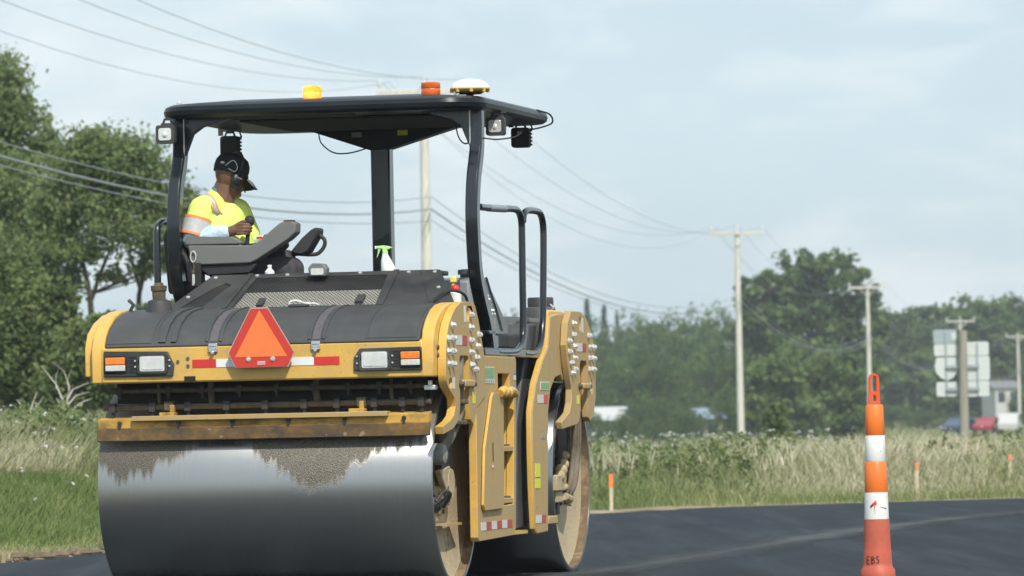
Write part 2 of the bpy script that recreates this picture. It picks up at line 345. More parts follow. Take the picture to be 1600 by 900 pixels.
def inst(name, me, parent, loc, rot=(0, 0, 0), sc=1):
    o = bpy.data.objects.new(name, me); col.objects.link(o); o.parent = parent; o.location = loc; o.rotation_euler = rot; o.scale = (sc,) * 3; return o
def arc(c, r, a0, a1, n=8): return [(c[0] + r * cos(radians(a0 + (a1 - a0) * i / n)), c[1] + r * sin(radians(a0 + (a1 - a0) * i / n))) for i in range(n + 1)]
def rrect(x0, x1, y0, y1, r, n=4):
    return arc((x1 - r, y1 - r), r, 0, 90, n) + arc((x0 + r, y1 - r), r, 90, 180, n) + arc((x0 + r, y0 + r), r, 180, 270, n) + arc((x1 - r, y0 + r), r, 270, 360, n)
def smooth_path(pts, n=8):                      # Catmull-Rom through 3-D points
    P = [Vector(q) for q in pts]; P = [P[0] * 2 - P[1]] + P + [P[-1] * 2 - P[-2]]; out = []
    for i in range(1, len(P) - 2):
        for k in range(n):
            t = k / n; a, b, c, d = P[i - 1], P[i], P[i + 1], P[i + 2]
            out.append(.5 * ((2 * b) + (c - a) * t + (2 * a - 5 * b + 4 * c - d) * t * t + (3 * b - a - 3 * c + d) * t ** 3))
    return out + [P[-2]]
def np_mesh(name, V, F, m, tint=None):          # V (n,3), F (k,4) numpy
    me = bpy.data.meshes.new(name); V = np.asarray(V, np.float32); F = np.asarray(F, np.int32); k = F.shape[1]
    me.vertices.add(len(V)); me.vertices.foreach_set('co', V.ravel()); me.loops.add(F.size); me.loops.foreach_set('vertex_index', F.ravel())
    me.polygons.add(len(F)); me.polygons.foreach_set('loop_start', np.arange(0, F.size, k, dtype=np.int32)); me.polygons.foreach_set('loop_total', np.full(len(F), k, np.int32))
    if tint is not None:
        a = me.attributes.new('tint', 'FLOAT', 'FACE'); a.data.foreach_set('value', np.asarray(tint, np.float32))
    me.update(calc_edges=True); me.validate(); me.materials.append(MATS[m]); return me
def link(name, me, parent=None, loc=(0, 0, 0)):
    o = bpy.data.objects.new(name, me); col.objects.link(o); o.location = loc
    if parent: o.parent = parent
    return o

# ================================================================ SETTING
EX = np.array([-60, -30, -14, -9, -4.19, -3.66, .92, 2.41, 4.13, 6.83, 14, 40, 90, 400.])
EY = np.array([-200, -75, 2, 27, 48.8, 52.4, 73.1, 77.3, 78.8, 81, 85, 92, 99, 120.])
def edge_d(X, Y):                               # distance beyond the road's far edge
    ye = np.interp(X, EX, EY); sl = (np.interp(X + .5, EX, EY) - np.interp(X - .5, EX, EY))
    return (Y - ye) / np.sqrt(1 + sl ** 2)
def sst(a, b, x): t = np.clip((x - a) / (b - a), 0, 1); return t * t * (3 - 2 * t)
def fbm(X, Y, s, seed=0):
    r = np.random.default_rng(seed); o = 0; a = 1
    for k in range(4):
        for j in range(3):
            th = r.uniform(0, 2 * pi); ph = r.uniform(0, 2 * pi); o = o + a * np.sin((X * cos(th) + Y * sin(th)) * s * (1.9 ** k) + ph) / 3
        a *= .6
    return o
def ground_z(X, Y):
    X = np.asarray(X, float); Y = np.asarray(Y, float); d = edge_d(X, Y)
    wl = 1 - sst(-.045, .0, X / np.maximum(Y, 20))
    z = wl * .60 * sst(0, 4.2, d) + (1 - wl) * .10 * sst(0, 6, d)
    z = z + sst(430, 900, Y) * 5.0
    z = z + (.03 + .03 * wl) * fbm(X, Y, 1.3, 3) * sst(.2, 1.5, d)
    return np.where(d > 0, z, -.03)
gx = np.unique(np.concatenate([np.linspace(-300, -40, 12), np.linspace(-40, -14, 27), np.arange(-14, 16, .4), np.linspace(16, 60, 45), np.linspace(60, 400, 14)]))
gy = np.unique(np.concatenate([np.linspace(-60, 40, 21), np.arange(40, 110, .5), np.linspace(110, 300, 60), np.linspace(300, 1000, 30), np.linspace(1000, 1500, 5)]))
GX, GY = np.meshgrid(gx, gy); GZ = ground_z(GX, GY)
nx, ny = len(gx), len(gy); ii = (np.arange(ny - 1)[:, None] * nx + np.arange(nx - 1)[None]).ravel()
me = np_mesh('ground', np.stack([GX.ravel(), GY.ravel(), GZ.ravel()], 1), np.stack([ii, ii + 1, ii + nx + 1, ii + nx], 1), 'clod')
at_ = me.attributes.new('edge', 'FLOAT', 'POINT'); at_.data.foreach_set('value', edge_d(GX, GY).ravel().astype(np.float32))
me.polygons.foreach_set('use_smooth', [True] * len(me.polygons))
def ground_material():
    m = bpy.data.materials.new('ground'); m.use_nodes = True; n = m.node_tree.nodes; l = m.node_tree.links; p = n['Principled BSDF']; p.inputs['Roughness'].default_value = .95
    p.inputs['Specular IOR Level'].default_value = .1
    a = n.new('ShaderNodeAttribute'); a.attribute_name = 'edge'; t = n.new('ShaderNodeTexCoord')
    no = n.new('ShaderNodeTexNoise'); no.inputs['Scale'].default_value = 1.6; no.inputs['Detail'].default_value = 8; l.new(t.outputs['Object'], no.inputs['Vector'])
    g = n.new('ShaderNodeValToRGB'); g.color_ramp.elements[0].position = .35; g.color_ramp.elements[0].color = (.09, .12, .035, 1); g.color_ramp.elements[1].position = .65; g.color_ramp.elements[1].color = (.24, .23, .11, 1)
    l.new(no.outputs['Fac'], g.inputs['Fac'])
    d = n.new('ShaderNodeValToRGB'); d.color_ramp.elements[0].position = .35; d.color_ramp.elements[0].color = (.17, .13, .085, 1); d.color_ramp.elements[1].position = .65; d.color_ramp.elements[1].color = (.42, .35, .25, 1)
    l.new(no.outputs['Fac'], d.inputs['Fac'])
    s = n.new('ShaderNodeMath'); s.operation = 'MULTIPLY_ADD'; l.new(no.outputs['Fac'], s.inputs[0]); s.inputs[1].default_value = 3.0; s.inputs[2].default_value = -1.0
    s2 = n.new('ShaderNodeMath'); s2.operation = 'SUBTRACT'; s2.use_clamp = True; l.new(a.outputs['Fac'], s2.inputs[0]); l.new(s.outputs[0], s2.inputs[1])
    mx = n.new('ShaderNodeMix'); mx.data_type = 'RGBA'; l.new(s2.outputs[0], mx.inputs['Factor']); l.new(d.outputs['Color'], mx.inputs['A']); l.new(g.outputs['Color'], mx.inputs['B'])
    l.new(mx.outputs['Result'], p.inputs['Base Color'])
    nb = n.new('ShaderNodeTexNoise'); nb.inputs['Scale'].default_value = 12; nb.inputs['Detail'].default_value = 5; l.new(t.outputs['Object'], nb.inputs['Vector'])
    b = n.new('ShaderNodeBump'); b.inputs['Strength'].default_value = .6; b.inputs['Distance'].default_value = .05; l.new(nb.outputs['Fac'], b.inputs['Height']); l.new(b.outputs['Normal'], p.inputs['Normal'])
    return m
me.materials[0] = ground_material()
tag(link('ground', me), kind='structure')

# asphalt: a raised mat following the far edge, with a worn overlap seam
def asphalt(name, c, c2, rough, streak):
    m = mat(name, c, rough, c2=c2, vs=1.0, stretch=(.9, .16, 1), bump=0)
    n = m.node_tree.nodes; l = m.node_tree.links; p = n['Principled BSDF']
    base = p.inputs['Base Color'].links[0].from_socket
    t = n.new('ShaderNodeTexCoord'); g = n.new('ShaderNodeTexNoise'); g.inputs['Scale'].default_value = 70; g.inputs['Detail'].default_value = 5; l.new(t.outputs['Object'], g.inputs['Vector'])
    rp = n.new('ShaderNodeValToRGB'); rp.color_ramp.elements[0].position = .3; rp.color_ramp.elements[0].color = (.72, .72, .72, 1); rp.color_ramp.elements[1].position = .75; rp.color_ramp.elements[1].color = (1.35, 1.35, 1.33, 1); l.new(g.outputs['Fac'], rp.inputs['Fac'])
    mx = n.new('ShaderNodeMix'); mx.data_type = 'RGBA'; mx.blend_type = 'MULTIPLY'; mx.inputs['Factor'].default_value = 1; l.new(base, mx.inputs['A']); l.new(rp.outputs['Color'], mx.inputs['B'])
    # rolling streaks that sweep with the curve of the road
    mp_ = n.new('ShaderNodeMapping'); mp_.inputs['Rotation'].default_value = (0, 0, radians(13)); mp_.inputs['Scale'].default_value = (1.5, .05, 1); l.new(t.outputs['Object'], mp_.inputs['Vector'])
    st = n.new('ShaderNodeTexNoise'); st.inputs['Scale'].default_value = 1.6; st.inputs['Detail'].default_value = 6; st.inputs['Roughness'].default_value = .7; l.new(mp_.outputs['Vector'], st.inputs['Vector'])
    r3 = n.new('ShaderNodeValToRGB'); r3.color_ramp.elements[0].position = .45; r3.color_ramp.elements[0].color = (1, 1, 1, 1); r3.color_ramp.elements[1].position = .72; r3.color_ramp.elements[1].color = (streak, streak, streak * .97, 1); l.new(st.outputs['Fac'], r3.inputs['Fac'])
    m3 = n.new('ShaderNodeMix'); m3.data_type = 'RGBA'; m3.blend_type = 'MULTIPLY'; m3.inputs['Factor'].default_value = 1; l.new(mx.outputs['Result'], m3.inputs['A']); l.new(r3.outputs['Color'], m3.inputs['B'])
    l.new(m3.outputs['Result'], p.inputs['Base Color'])
    b = n.new('ShaderNodeBump'); b.inputs['Strength'].default_value = .5; b.inputs['Distance'].default_value = .012; l.new(g.outputs['Fac'], b.inputs['Height']); l.new(b.outputs['Normal'], p.inputs['Normal'])
asphalt('asphalt', (.018, .0225, .028), (.026, .032, .039), .7, 1.9)
MATS['asphalt'].node_tree.nodes['Principled BSDF'].inputs['Specular IOR Level'].default_value = .07
asphalt('asphalt_worn', (.055, .062, .068), (.08, .086, .09), .8, 1.3)
MATS['asphalt_worn'].node_tree.nodes['Principled BSDF'].inputs['Specular IOR Level'].default_value = .08
edge = [(x, y) for x, y in zip(EX, EY) if -31 < x < 91]
ef = []
for i in range(len(edge) - 1):
    for k in range(6):
        t = k / 6; x = edge[i][0] * (1 - t) + edge[i + 1][0] * t; y = edge[i][1] * (1 - t) + edge[i + 1][1] * t
        ef.append((x + .05 * sin(i * 6 + k * 2.1), y + .12 * sin(3.1 * (i * 6 + k))))
road = MB().prism(ef + [(90, 99), (90, -60), (-30, -60)], -.05, 0, 'Z')
tag(road.build('road', 'asphalt', smooth=0), kind='structure')
seam = [(-.9, 34.5), (.1, 39.4), (.75, 42.4), (1.43, 46.2), (2.86, 54.7), (4.19, 61.3), (5.65, 67), (8.5, 74), (14, 80.5)]
sp_ = smooth_path([(x, y, 0) for x, y in seam], 8); V = []; AC = []
for i, q in enumerate(sp_):
    t = (sp_[min(i + 1, len(sp_) - 1)] - sp_[max(i - 1, 0)]).normalized(); w = Vector((-t.y, t.x, 0))
    for k in range(5): V.append(q + w * (k - 2) / 2 * (.50 + .09 * sin(i * 1.7) + .07 * sin(i * .6))); AC.append(1 - abs(k - 2) / 2)
sme = np_mesh('road_seam', [(q.x, q.y, .004) for q in V], [(5 * i + k, 5 * i + k + 1, 5 * i + k + 6, 5 * i + k + 5) for i in range(len(sp_) - 1) for k in range(4)], 'asphalt_worn')
sa = sme.attributes.new('across', 'FLOAT', 'POINT'); sa.data.foreach_set('value', np.array(AC, np.float32))
n_ = MATS['asphalt_worn'].node_tree.nodes; l_ = MATS['asphalt_worn'].node_tree.links
a_ = n_.new('ShaderNodeAttribute'); a_.attribute_name = 'across'; q1 = n_.new('ShaderNodeTexNoise'); q1.inputs['Scale'].default_value = 2.5; q1.inputs['Detail'].default_value = 8
q2 = n_.new('ShaderNodeMath'); q2.operation = 'MULTIPLY'; l_.new(a_.outputs['Fac'], q2.inputs[0]); l_.new(q1.outputs['Fac'], q2.inputs[1])
q3 = n_.new('ShaderNodeMath'); q3.operation = 'MULTIPLY'; q3.use_clamp = True; q3.inputs[1].default_value = 2.0; l_.new(q2.outputs[0], q3.inputs[0]); l_.new(q3.outputs[0], n_['Principled BSDF'].inputs['Alpha'])
tag(link('road_seam', sme), kind='structure')

# ---- grass
def blades(X, Y, H, W, lean, tint, name, m, label, cat, head=0.):
    n = len(X); Z = ground_z(X, Y) - .02; th = rng.uniform(0, 2 * pi, n); lx = np.cos(th) * lean * H; ly = np.sin(th) * lean * H
    ph = rng.uniform(-.6, .6, n); wx = np.cos(ph) * W / 2; wy = np.sin(ph) * W / 2
    def pt(fx, fz, fw): return np.stack([X + lx * fx + wx * fw, Y + ly * fx + wy * fw, Z + H * fz], 1)
    rows = [(0, 0, 1), (.3, .55, .8), (1, 1, .15)] if not head else [(0, 0, .8), (.35, .62, .6), (.6, .8, head), (1, 1, .3)]
    P = []
    for fx, fz, fw in rows: P += [pt(fx, fz, -fw), pt(fx, fz, fw)]
    k = len(rows); V = np.stack(P, 1).reshape(-1, 3); b = np.arange(n)[:, None] * 2 * k
    F = np.concatenate([np.concatenate([b + 2 * i, b + 2 * i + 1, b + 2 * i + 3, b + 2 * i + 2], 1) for i in range(k - 1)])
    me = np_mesh(name, V, F, m, np.tile(tint, k - 1)); return tag(link(name, me), label, cat, kind='stuff')
def scatter(n, px0, px1, y0, y1):
    px = rng.uniform(px0, px1, n); Y = 1 / rng.uniform(1 / y1, 1 / y0, n); return (px - 800) / FPX * Y, Y
def pick(X, Y, mask): return X[mask], Y[mask]
# tall dry grass, right side and behind the roller
X, Y = scatter(230000, 780, 1760, 72, 140); d = edge_d(X, Y); patch = fbm(X, Y * .4, .7, 5)
k = (d > 1.0) & (rng.random(len(X)) < np.clip(.75 + .35 * patch, .2, 1)); X, Y, d, patch = X[k], Y[k], d[k], patch[k]
H = (.26 + .42 * rng.random(len(X)) ** 1.6) * (.45 + .55 * sst(.8, 3.2, d)) * (1 + .28 * fbm(X, Y, 1.2, 9))
gl = sst(3.4, .8, X) * .25 + sst(1.2, .5, d) * .1
tn = np.clip(.50 + .36 * patch + .15 * rng.standard_normal(len(X)) - gl, 0, 1)
blades(X, Y, H, rng.uniform(.004, .011, len(X)), rng.uniform(.1, .7, len(X)), tn, 'tall_grass', 'grass_tall', 'tall dry seeding grass along the far edge of the road on the right', 'grass', head=1.9)
X, Y = scatter(14000, 780, 1760, 74, 120); d = edge_d(X, Y); k = (d > 2.2) & (fbm(X, Y * .6, 1.6, 41) > .1); X, Y = X[k], Y[k]
blades(X, Y, rng.uniform(.42, .80, len(X)), rng.uniform(.006, .012, len(X)), rng.uniform(.05, .45, len(X)), np.clip(.75 + .2 * rng.standard_normal(len(X)), 0, 1), 'seed_stalks', 'grass_tall', 'pale seed stalks standing above the grass right of the roller', 'grass', head=2.6)
# left: weeds on the bank, mown strip below
X, Y = scatter(170000, -120, 330, 50, 120); d = edge_d(X, Y); k = d > 3.5; X, Y, d = X[k], Y[k], d[k]
patch = fbm(X, Y * .5, .8, 15); H = rng.uniform(.35, .72, len(X)) * (.5 + .5 * sst(3.4, 5, d)) * (1 + .15 * fbm(X, Y, 1.5, 19))
blades(X, Y, H, rng.uniform(.004, .011, len(X)), rng.uniform(.1, .7, len(X)), np.clip(.40 + .25 * patch + .15 * rng.standard_normal(len(X)), 0, 1), 'weedy_grass', 'grass_tall', 'tall weedy grass on the bank left of the roller', 'grass', head=1.4)
X, Y = scatter(120000, -120, 330, 46, 90); d = edge_d(X, Y); k = (d > .25) & (d < 4.6); X, Y, d = X[k], Y[k], d[k]
blades(X, Y, rng.uniform(.06, .20, len(X)) * (.5 + .5 * sst(.2, 1.2, d)), rng.uniform(.006, .014, len(X)), rng.uniform(.2, .9, len(X)), np.clip(.32 + .25 * fbm(X, Y * .5, 1.4, 25) + .2 * rng.standard_normal(len(X)) + .5 * sst(.9, .2, d), 0, 1), 'mown_grass', 'grass_short', 'short mown green grass strip sloping up from the road on the left', 'grass')
X, Y = scatter(45000, 780, 1760, 70, 100); d = edge_d(X, Y); k = (d > .15 + .8 * sst(3.0, 1.6, X)) & (d < 2.6); X, Y, d = X[k], Y[k], d[k]
blades(X, Y, rng.uniform(.05, .20, len(X)), rng.uniform(.007, .014, len(X)), rng.uniform(.2, .9, len(X)), np.clip(.62 + .2 * fbm(X, Y, 1.2, 26) + .2 * rng.standard_normal(len(X)), 0, 1), 'verge_grass', 'grass_short', 'short yellowing grass between the asphalt and the tall grass', 'grass')

# leafy quads round given points
def leaf_quads(C, size, flat=.0, face=0.):   # face: how far leaves turn to the light
    n = len(C); nrm = rng.standard_normal((n, 3)) + face * np.array([_s.x, _s.y, _s.z]); nrm[:, 2] = nrm[:, 2] * (1 - flat) + flat * 2; nrm /= np.linalg.norm(nrm, axis=1)[:, None]
    a = np.cross(nrm, rng.standard_normal((n, 3))); a /= np.linalg.norm(a, axis=1)[:, None]; b = np.cross(nrm, a)
    s = size * rng.uniform(.6, 1.4, n)[:, None]; w = s * rng.uniform(.35, .6, n)[:, None]
    V = np.stack([C - a * s, C - b * w, C + a * s, C + b * w], 1).reshape(-1, 3); i = np.arange(n)[:, None] * 4
    return V, np.concatenate([i, i + 1, i + 2, i + 3], 1)
def weeds(name, label, spots, leaf, m, h0, h1, per=60):
    C = []; T = []
    for (x, y) in spots:
        h = rng.uniform(h0, h1); n = per; t = rng.random(n) ** .7; r = (.05 + .16 * (1 - t)) * h
        a = rng.uniform(0, 2 * pi, n); z0 = float(ground_z(x, y))
        C.append(np.stack([x + r * np.cos(a), y + r * np.sin(a), z0 + h * t], 1)); T.append(np.clip(.5 + rng.uniform(-.25, .25) + .2 * rng.standard_normal(n), 0, 1))
    V, F = leaf_quads(np.concatenate(C), leaf); me = np_mesh(name, V, F, m, np.concatenate(T)); return tag(link(name, me), label, 'weeds', kind='stuff')
def spots(n, px0, px1, y0, y1, dmin, f=None):
    X, Y = scatter(n, px0, px1, y0, y1); k = edge_d(X, Y) > dmin
    if f is not None: k &= f(X, Y)
    return list(zip(X[k], Y[k]))
weeds('leafy_weeds', 'green leafy weeds growing among the grass right of the roller', spots(900, 900, 1260, 76, 110, 1.8, lambda x, y: fbm(x, y * .5, 1.1, 31) > .0) + spots(420, 1250, 1700, 84, 140, 3, lambda x, y: fbm(x, y, .9, 32) > .3), .035, 'weed_leaf', .3, .85, 60)
weeds('bank_weeds', 'bright green weeds along the top of the bank left of the roller', spots(700, -100, 320, 58, 105, 4.2), .035, 'weed_leaf', .5, .85, 70)
def flowers(name, label, sp, zlo, zhi):
    C = []
    for (x, y) in sp:
        n = 7; z = float(ground_z(x, y)) + rng.uniform(zlo, zhi); r = rng.uniform(.02, .05); a = rng.uniform(0, 2 * pi, n); q = r * np.sqrt(rng.random(n)); C.append(np.stack([x + q * np.cos(a), y + q * np.sin(a), z + .01 * rng.standard_normal(n)], 1))
    V, F = leaf_quads(np.concatenate(C), .02, .5); tag(link(name, np_mesh(name, V, F, 'flower_white', rng.random(len(F)))), label, 'flowers', kind='stuff')
flowers('wildflowers', 'white wildflower heads dotted over the grass right of the roller', spots(260, 910, 1300, 78, 120, 2.5) + spots(60, 1300, 1620, 86, 120, 3), .55, .9)
flowers('bank_wildflowers', 'white wildflower heads dotted over the bank left of the roller', spots(200, -50, 300, 58, 95, 3.9) + spots(40, -50, 300, 55, 70, 1.5), .25, .8)
# clods of earth along the left road edge
cb = MB()
for i in range(120):
    px = rng.uniform(-60, 250); Y = 44 + rng.uniform(0, 16); x = (px - 800) / FPX * Y; yy = float(np.interp(x, EX, EY)) + rng.uniform(-.1, 1.4); s = rng.uniform(.02, .07)
    cb.ball((x, yy, float(ground_z(x, yy)) + s * .3), (s * rng.uniform(.7, 1.4), s, s * .7), 6, 4)
tag(cb.build('earth_clods', 'clod'), 'crumbled brown earth along the left road edge', 'earth', kind='stuff')

# ---- trees
def crown_points(lobes, n, clump=45, sig=.16):
    w = np.array([q[3] * q[4] for q in lobes]); w = w / w.sum(); P = []; T = []
    for q, ww in zip(lobes, w):
        m = max(3, int(n * ww / clump)); u = rng.standard_normal((m, 3)); u /= np.linalg.norm(u, axis=1)[:, None]; rr = rng.random(m) ** .42
        c = np.array(q[:3]) + u * rr[:, None] * np.array([q[3], q[5], q[4]]); s = sig * (q[3] + q[4]) / 2 * rng.uniform(.6, 1.3, m)
        for j in range(m):
            k = int(clump * rng.uniform(.6, 1.4)); P.append(c[j] + rng.standard_normal((k, 3)) * s[j] * np.array([1, 1, .75])); T.append(np.clip(.5 + rng.uniform(-.45, .45) + .14 * rng.standard_normal(k), 0, 1))
    return np.concatenate(P), np.concatenate(T)
def tree(name, label, D, lobes, stems, m, n, leaf, dep=1.0, group=None, clump=45, sig=.16, cat='tree', bark='bark'):
    """lobes and stems are read off the photo at distance D and become real crown volumes and limbs there"""
    s = D / FPX; b0 = at(stems[0][0][0], 690, D); base = Vector((b0.x, D, float(ground_z(b0.x, D))))
    LB = []
    for cx, cy, rx, ry in lobes:
        p = at(cx, cy, D) - base; LB.append((p.x, p.y + rng.uniform(-.5, .5) * rx * s, p.z, rx * s, ry * s, rx * s * dep))
    P, T = crown_points(LB, n, clump, sig); k = P[:, 2] > .05; P, T = P[k], T[k]
    root = empty(name, base); V, F = leaf_quads(P, leaf, 0, .9); link('crown', np_mesh('crown', V, F, m, T), root)
    tb = MB()
    for st in stems:
        pts = [at(x, y, D) - base for x, y, r in st]; pts = [Vector((q.x, (0 if i == 0 else rng.uniform(-.3, .3)), q.z)) for i, q in enumerate(pts)]
        if st is stems[0]: pts[0].z = -.2
        tb.tube(pts, [r * s for _, _, r in st], 7)
    trunkp = [at(x, y, D) - base for x, y, r in stems[0]]
    for (x, y, z, rx, rz, ry) in LB:            # limbs out into every lobe
        q = min(trunkp, key=lambda v: (v - Vector((x, 0, z - rz))).length); r0 = stems[0][-1][2] * s
        mid = (Vector((q.x, 0, q.z)) + Vector((x, y, z))) / 2 + Vector((rng.uniform(-.1, .1) * rx, 0, -.15 * rz))
        tb.tube([(q.x, 0, q.z), mid, (x, y, z + .3 * rz)], [r0 * .9, r0 * .6, r0 * .2], 6)
        for j in range(4):
            e = Vector((x, y, z)) + Vector((rng.uniform(-.7, .7) * rx, rng.uniform(-.7, .7) * ry, rng.uniform(-.2, .8) * rz)); tb.tube([(x, y, z - .3 * rz), (Vector((x, y, z)) + e) / 2, e], [r0 * .4, r0 * .25, r0 * .08], 5)
    tb.build('trunk', bark, root); tag(root, label, cat, group); return root
tree('cottonwood_tree', 'tallest tree, cut by the left picture edge, rising above its neighbours', 128,
     [(-30, 125, 62, 62), (10, 150, 42, 60), (10, 215, 75, 65), (-60, 280, 110, 90), (20, 300, 85, 60), (20, 360, 90, 50), (-30, 420, 100, 60), (70, 240, 32, 36), (50, 430, 55, 40)], [[(20, 690, 16), (10, 500, 13), (0, 330, 10), (-20, 180, 6)]], 'leaf_willow', 36000, .062, clump=30, sig=.18)
tree('willow_tree', 'airy pale green tree with forked trunks showing sky beneath, left of the roller', 118,
     [(130, 260, 60, 55), (190, 245, 70, 45), (245, 300, 50, 50), (160, 340, 75, 40), (85, 340, 45, 45), (225, 365, 55, 35), (130, 395, 60, 22), (235, 410, 35, 20), (285, 335, 38, 40), (330, 370, 50, 32), (385, 385, 22, 18), (70, 400, 50, 40), (190, 300, 60, 40), (110, 300, 45, 40), (150, 225, 40, 28), (100, 440, 40, 26), (180, 430, 30, 16), (270, 400, 30, 30), (210, 260, 55, 40)],
     [[(148, 690, 7), (146, 560, 6), (142, 460, 4.5), (128, 400, 3), (118, 330, 1.6)], [(142, 470, 4), (160, 420, 3), (185, 360, 2), (195, 270, 1.2)], [(210, 690, 6), (213, 560, 5), (216, 460, 4), (232, 400, 3), (250, 330, 2)], [(100, 690, 6), (92, 560, 5), (80, 450, 4), (62, 380, 2)], [(218, 450, 3), (205, 400, 2), (180, 350, 1.2)]],
     'leaf_willow', 33000, .055, clump=24, sig=.20)
tree('shade_tree', 'dark dense tree low at the left picture edge under the tallest tree', 108,
     [(-10, 440, 75, 70), (40, 510, 75, 70), (-30, 560, 90, 70), (60, 590, 70, 50), (90, 470, 32, 38), (100, 540, 40, 50)], [[(20, 690, 8), (20, 560, 6), (15, 450, 4)]], 'leaf_dense', 34000, .058, clump=40, sig=.18)
tree('leafy_bush', 'mid green bush behind the dead branches left of the roller', 104,
     [(140, 560, 60, 60), (190, 590, 55, 55), (110, 610, 60, 40), (230, 560, 50, 50), (170, 520, 35, 30), (255, 500, 40, 30)], [[(160, 690, 5), (160, 600, 4), (165, 540, 2)]], 'leaf_dense', 30000, .055, clump=40, sig=.18, cat='bush')

# the wood beyond the field on the right: large single trees
tree('oak_tree', 'big rounded dark tree towering between the two middle utility poles', 470,
     [(1195, 458, 42, 36), (1245, 432, 48, 36), (1300, 428, 48, 34), (1345, 455, 34, 36), (1215, 500, 55, 45), (1290, 490, 75, 50), (1350, 510, 35, 40), (1180, 525, 35, 45), (1250, 560, 90, 50), (1340, 570, 50, 45)], [[(1265, 690, 10), (1265, 580, 9), (1265, 480, 6)]], 'leaf_far', 17000, .32, clump=40, sig=.13)
tree('round_tree', 'bright green rounded tree in front of the big dark one, right of the second pole', 400,
     [(1205, 600, 38, 42), (1230, 640, 48, 45), (1190, 650, 35, 40), (1225, 580, 25, 28)], [[(1212, 690, 5), (1212, 620, 4)]], 'leaf_bright', 8000, .26, clump=35)
tree('broad_bush_tree', 'bright green broad tree just left of the traffic cone', 402,
     [(1280, 605, 45, 45), (1320, 620, 45, 48), (1265, 650, 45, 40), (1335, 655, 40, 38), (1300, 570, 28, 22)], [[(1300, 690, 5), (1300, 620, 4)]], 'leaf_bright', 10000, .26, clump=35)
tree('sapling', 'slim leafy shrub standing in the tall grass right of the second pole', 165,
     [(1213, 660, 14, 30), (1218, 690, 20, 20), (1206, 690, 14, 18)], [[(1214, 705, 2), (1214, 660, 1.5)]], 'leaf_dense', 1800, .09, clump=25, sig=.25, cat='shrub')
tree('ash_tree', 'dark tree directly right of the third pole behind the cone', 640, [(1398, 525, 42, 40), (1375, 560, 40, 50), (1425, 545, 48, 45), (1435, 600, 55, 50), (1390, 610, 45, 55), (1420, 650, 65, 45)], [[(1410, 690, 6), (1410, 600, 5)]], 'leaf_far', 9000, .38)
tree('maple_tree', 'dark tree rising behind the sign post, left half', 660, [(1445, 508, 45, 34), (1485, 512, 48, 38), (1465, 560, 65, 55), (1505, 580, 60, 60), (1460, 640, 65, 50)], [[(1470, 690, 7), (1470, 560, 5)]], 'leaf_far', 11000, .38)
tree('elm_tree', 'dark tree behind the sign panels and the gap right of them', 650, [(1525, 498, 48, 34), (1555, 515, 50, 42), (1520, 560, 55, 50), (1562, 585, 45, 42), (1530, 640, 45, 40), (1570, 550, 40, 40)], [[(1540, 690, 7), (1540, 560, 5)]], 'leaf_far', 11000, .38)
tree('edge_tree', 'dark tree cut by the right picture edge behind the last pole', 655, [(1590, 500, 40, 35), (1620, 520, 60, 45), (1590, 560, 45, 45), (1625, 600, 50, 55)], [[(1610, 690, 7), (1610, 560, 5)]], 'leaf_far', 9000, .38)
tree('corner_bush', 'light green bush at the right picture edge above the parked cars', 600, [(1600, 640, 35, 28), (1625, 655, 40, 35), (1590, 668, 25, 18)], [[(1605, 690, 4), (1605, 650, 3)]], 'leaf_far', 3000, .38, cat='bush')

# the hazy treeline left of the second pole: copies of three crown shapes
def proto(k, conifer=False):
    if conifer:
        P = []; T = []
        for i in range(26):
            z = .12 + .86 * i / 25; r = .23 * (1 - z) ** .8 + .015; m = int(30 + 150 * (1 - z)); a = rng.uniform(0, 2 * pi, m); q = r * np.sqrt(rng.random(m)) * rng.uniform(.7, 1.15, m)
            P.append(np.stack([q * np.cos(a), q * np.sin(a), z - .25 * q + .01 * rng.standard_normal(m)], 1)); T.append(np.clip(.5 + .2 * rng.standard_normal(m), 0, 1))
        P = np.concatenate(P); T = np.concatenate(T); leaf = .022; m_ = 'leaf_conifer'
    else:
        LB = [(0, 0, .62, .30, .30, .30)] + [(.30 * cos(a + k), .28 * sin(a + k), .45 + .22 * sin(a * 2.3 + k * 2), .24, .20, .24) for a in (0, 1.05, 2.1, 3.14, 4.2, 5.2)] + [(.1 * k - .1, 0, .80, .28, .19, .28), (.15 - .12 * k, .1, .74, .26, .2, .26), (0, 0, .3, .38, .24, .38)]
        P, T = crown_points(LB, 7000, 30, .16); leaf = .019; m_ = 'leaf_far'
    V, F = leaf_quads(P, leaf); c = np_mesh('crown', V, F, m_, T)
    t = MB().tube([(0, 0, -.05), (0, 0, .3), (.01, 0, .6)], [.03, .024, .008], 7)
    for i in range(5): a = i * 1.3 + k; t.tube([(0, 0, .25 + .05 * i), (.15 * cos(a), .15 * sin(a), .42 + .05 * i), (.26 * cos(a), .26 * sin(a), .5 + .06 * i)], [.016, .01, .003], 5)
    return c, t.mesh('trunk', 'bark')
PR = [proto(0), proto(1), proto(2)]; CON = proto(0, True)
def far_tree(name, label, px, top, w, D, pr, group, cat='tree', i=0):
    b = at(px, 690, D); z0 = float(ground_z(b.x, D)); t = at(px, top, D).z; h = t - z0; wid = w * D / FPX
    r = empty(name, (b.x, D, z0), rz=i * 2.4 + px * .01); link('crown', pr[0], r); link('trunk', pr[1], r); sx = wid / (.95 if pr is not CON else .42)
    r.scale = (sx, sx, h); tag(r, label, cat, group)
ORD = ['leftmost', 'second', 'third', 'fourth', 'fifth', 'sixth', 'seventh', 'eighth', 'ninth', 'tenth']
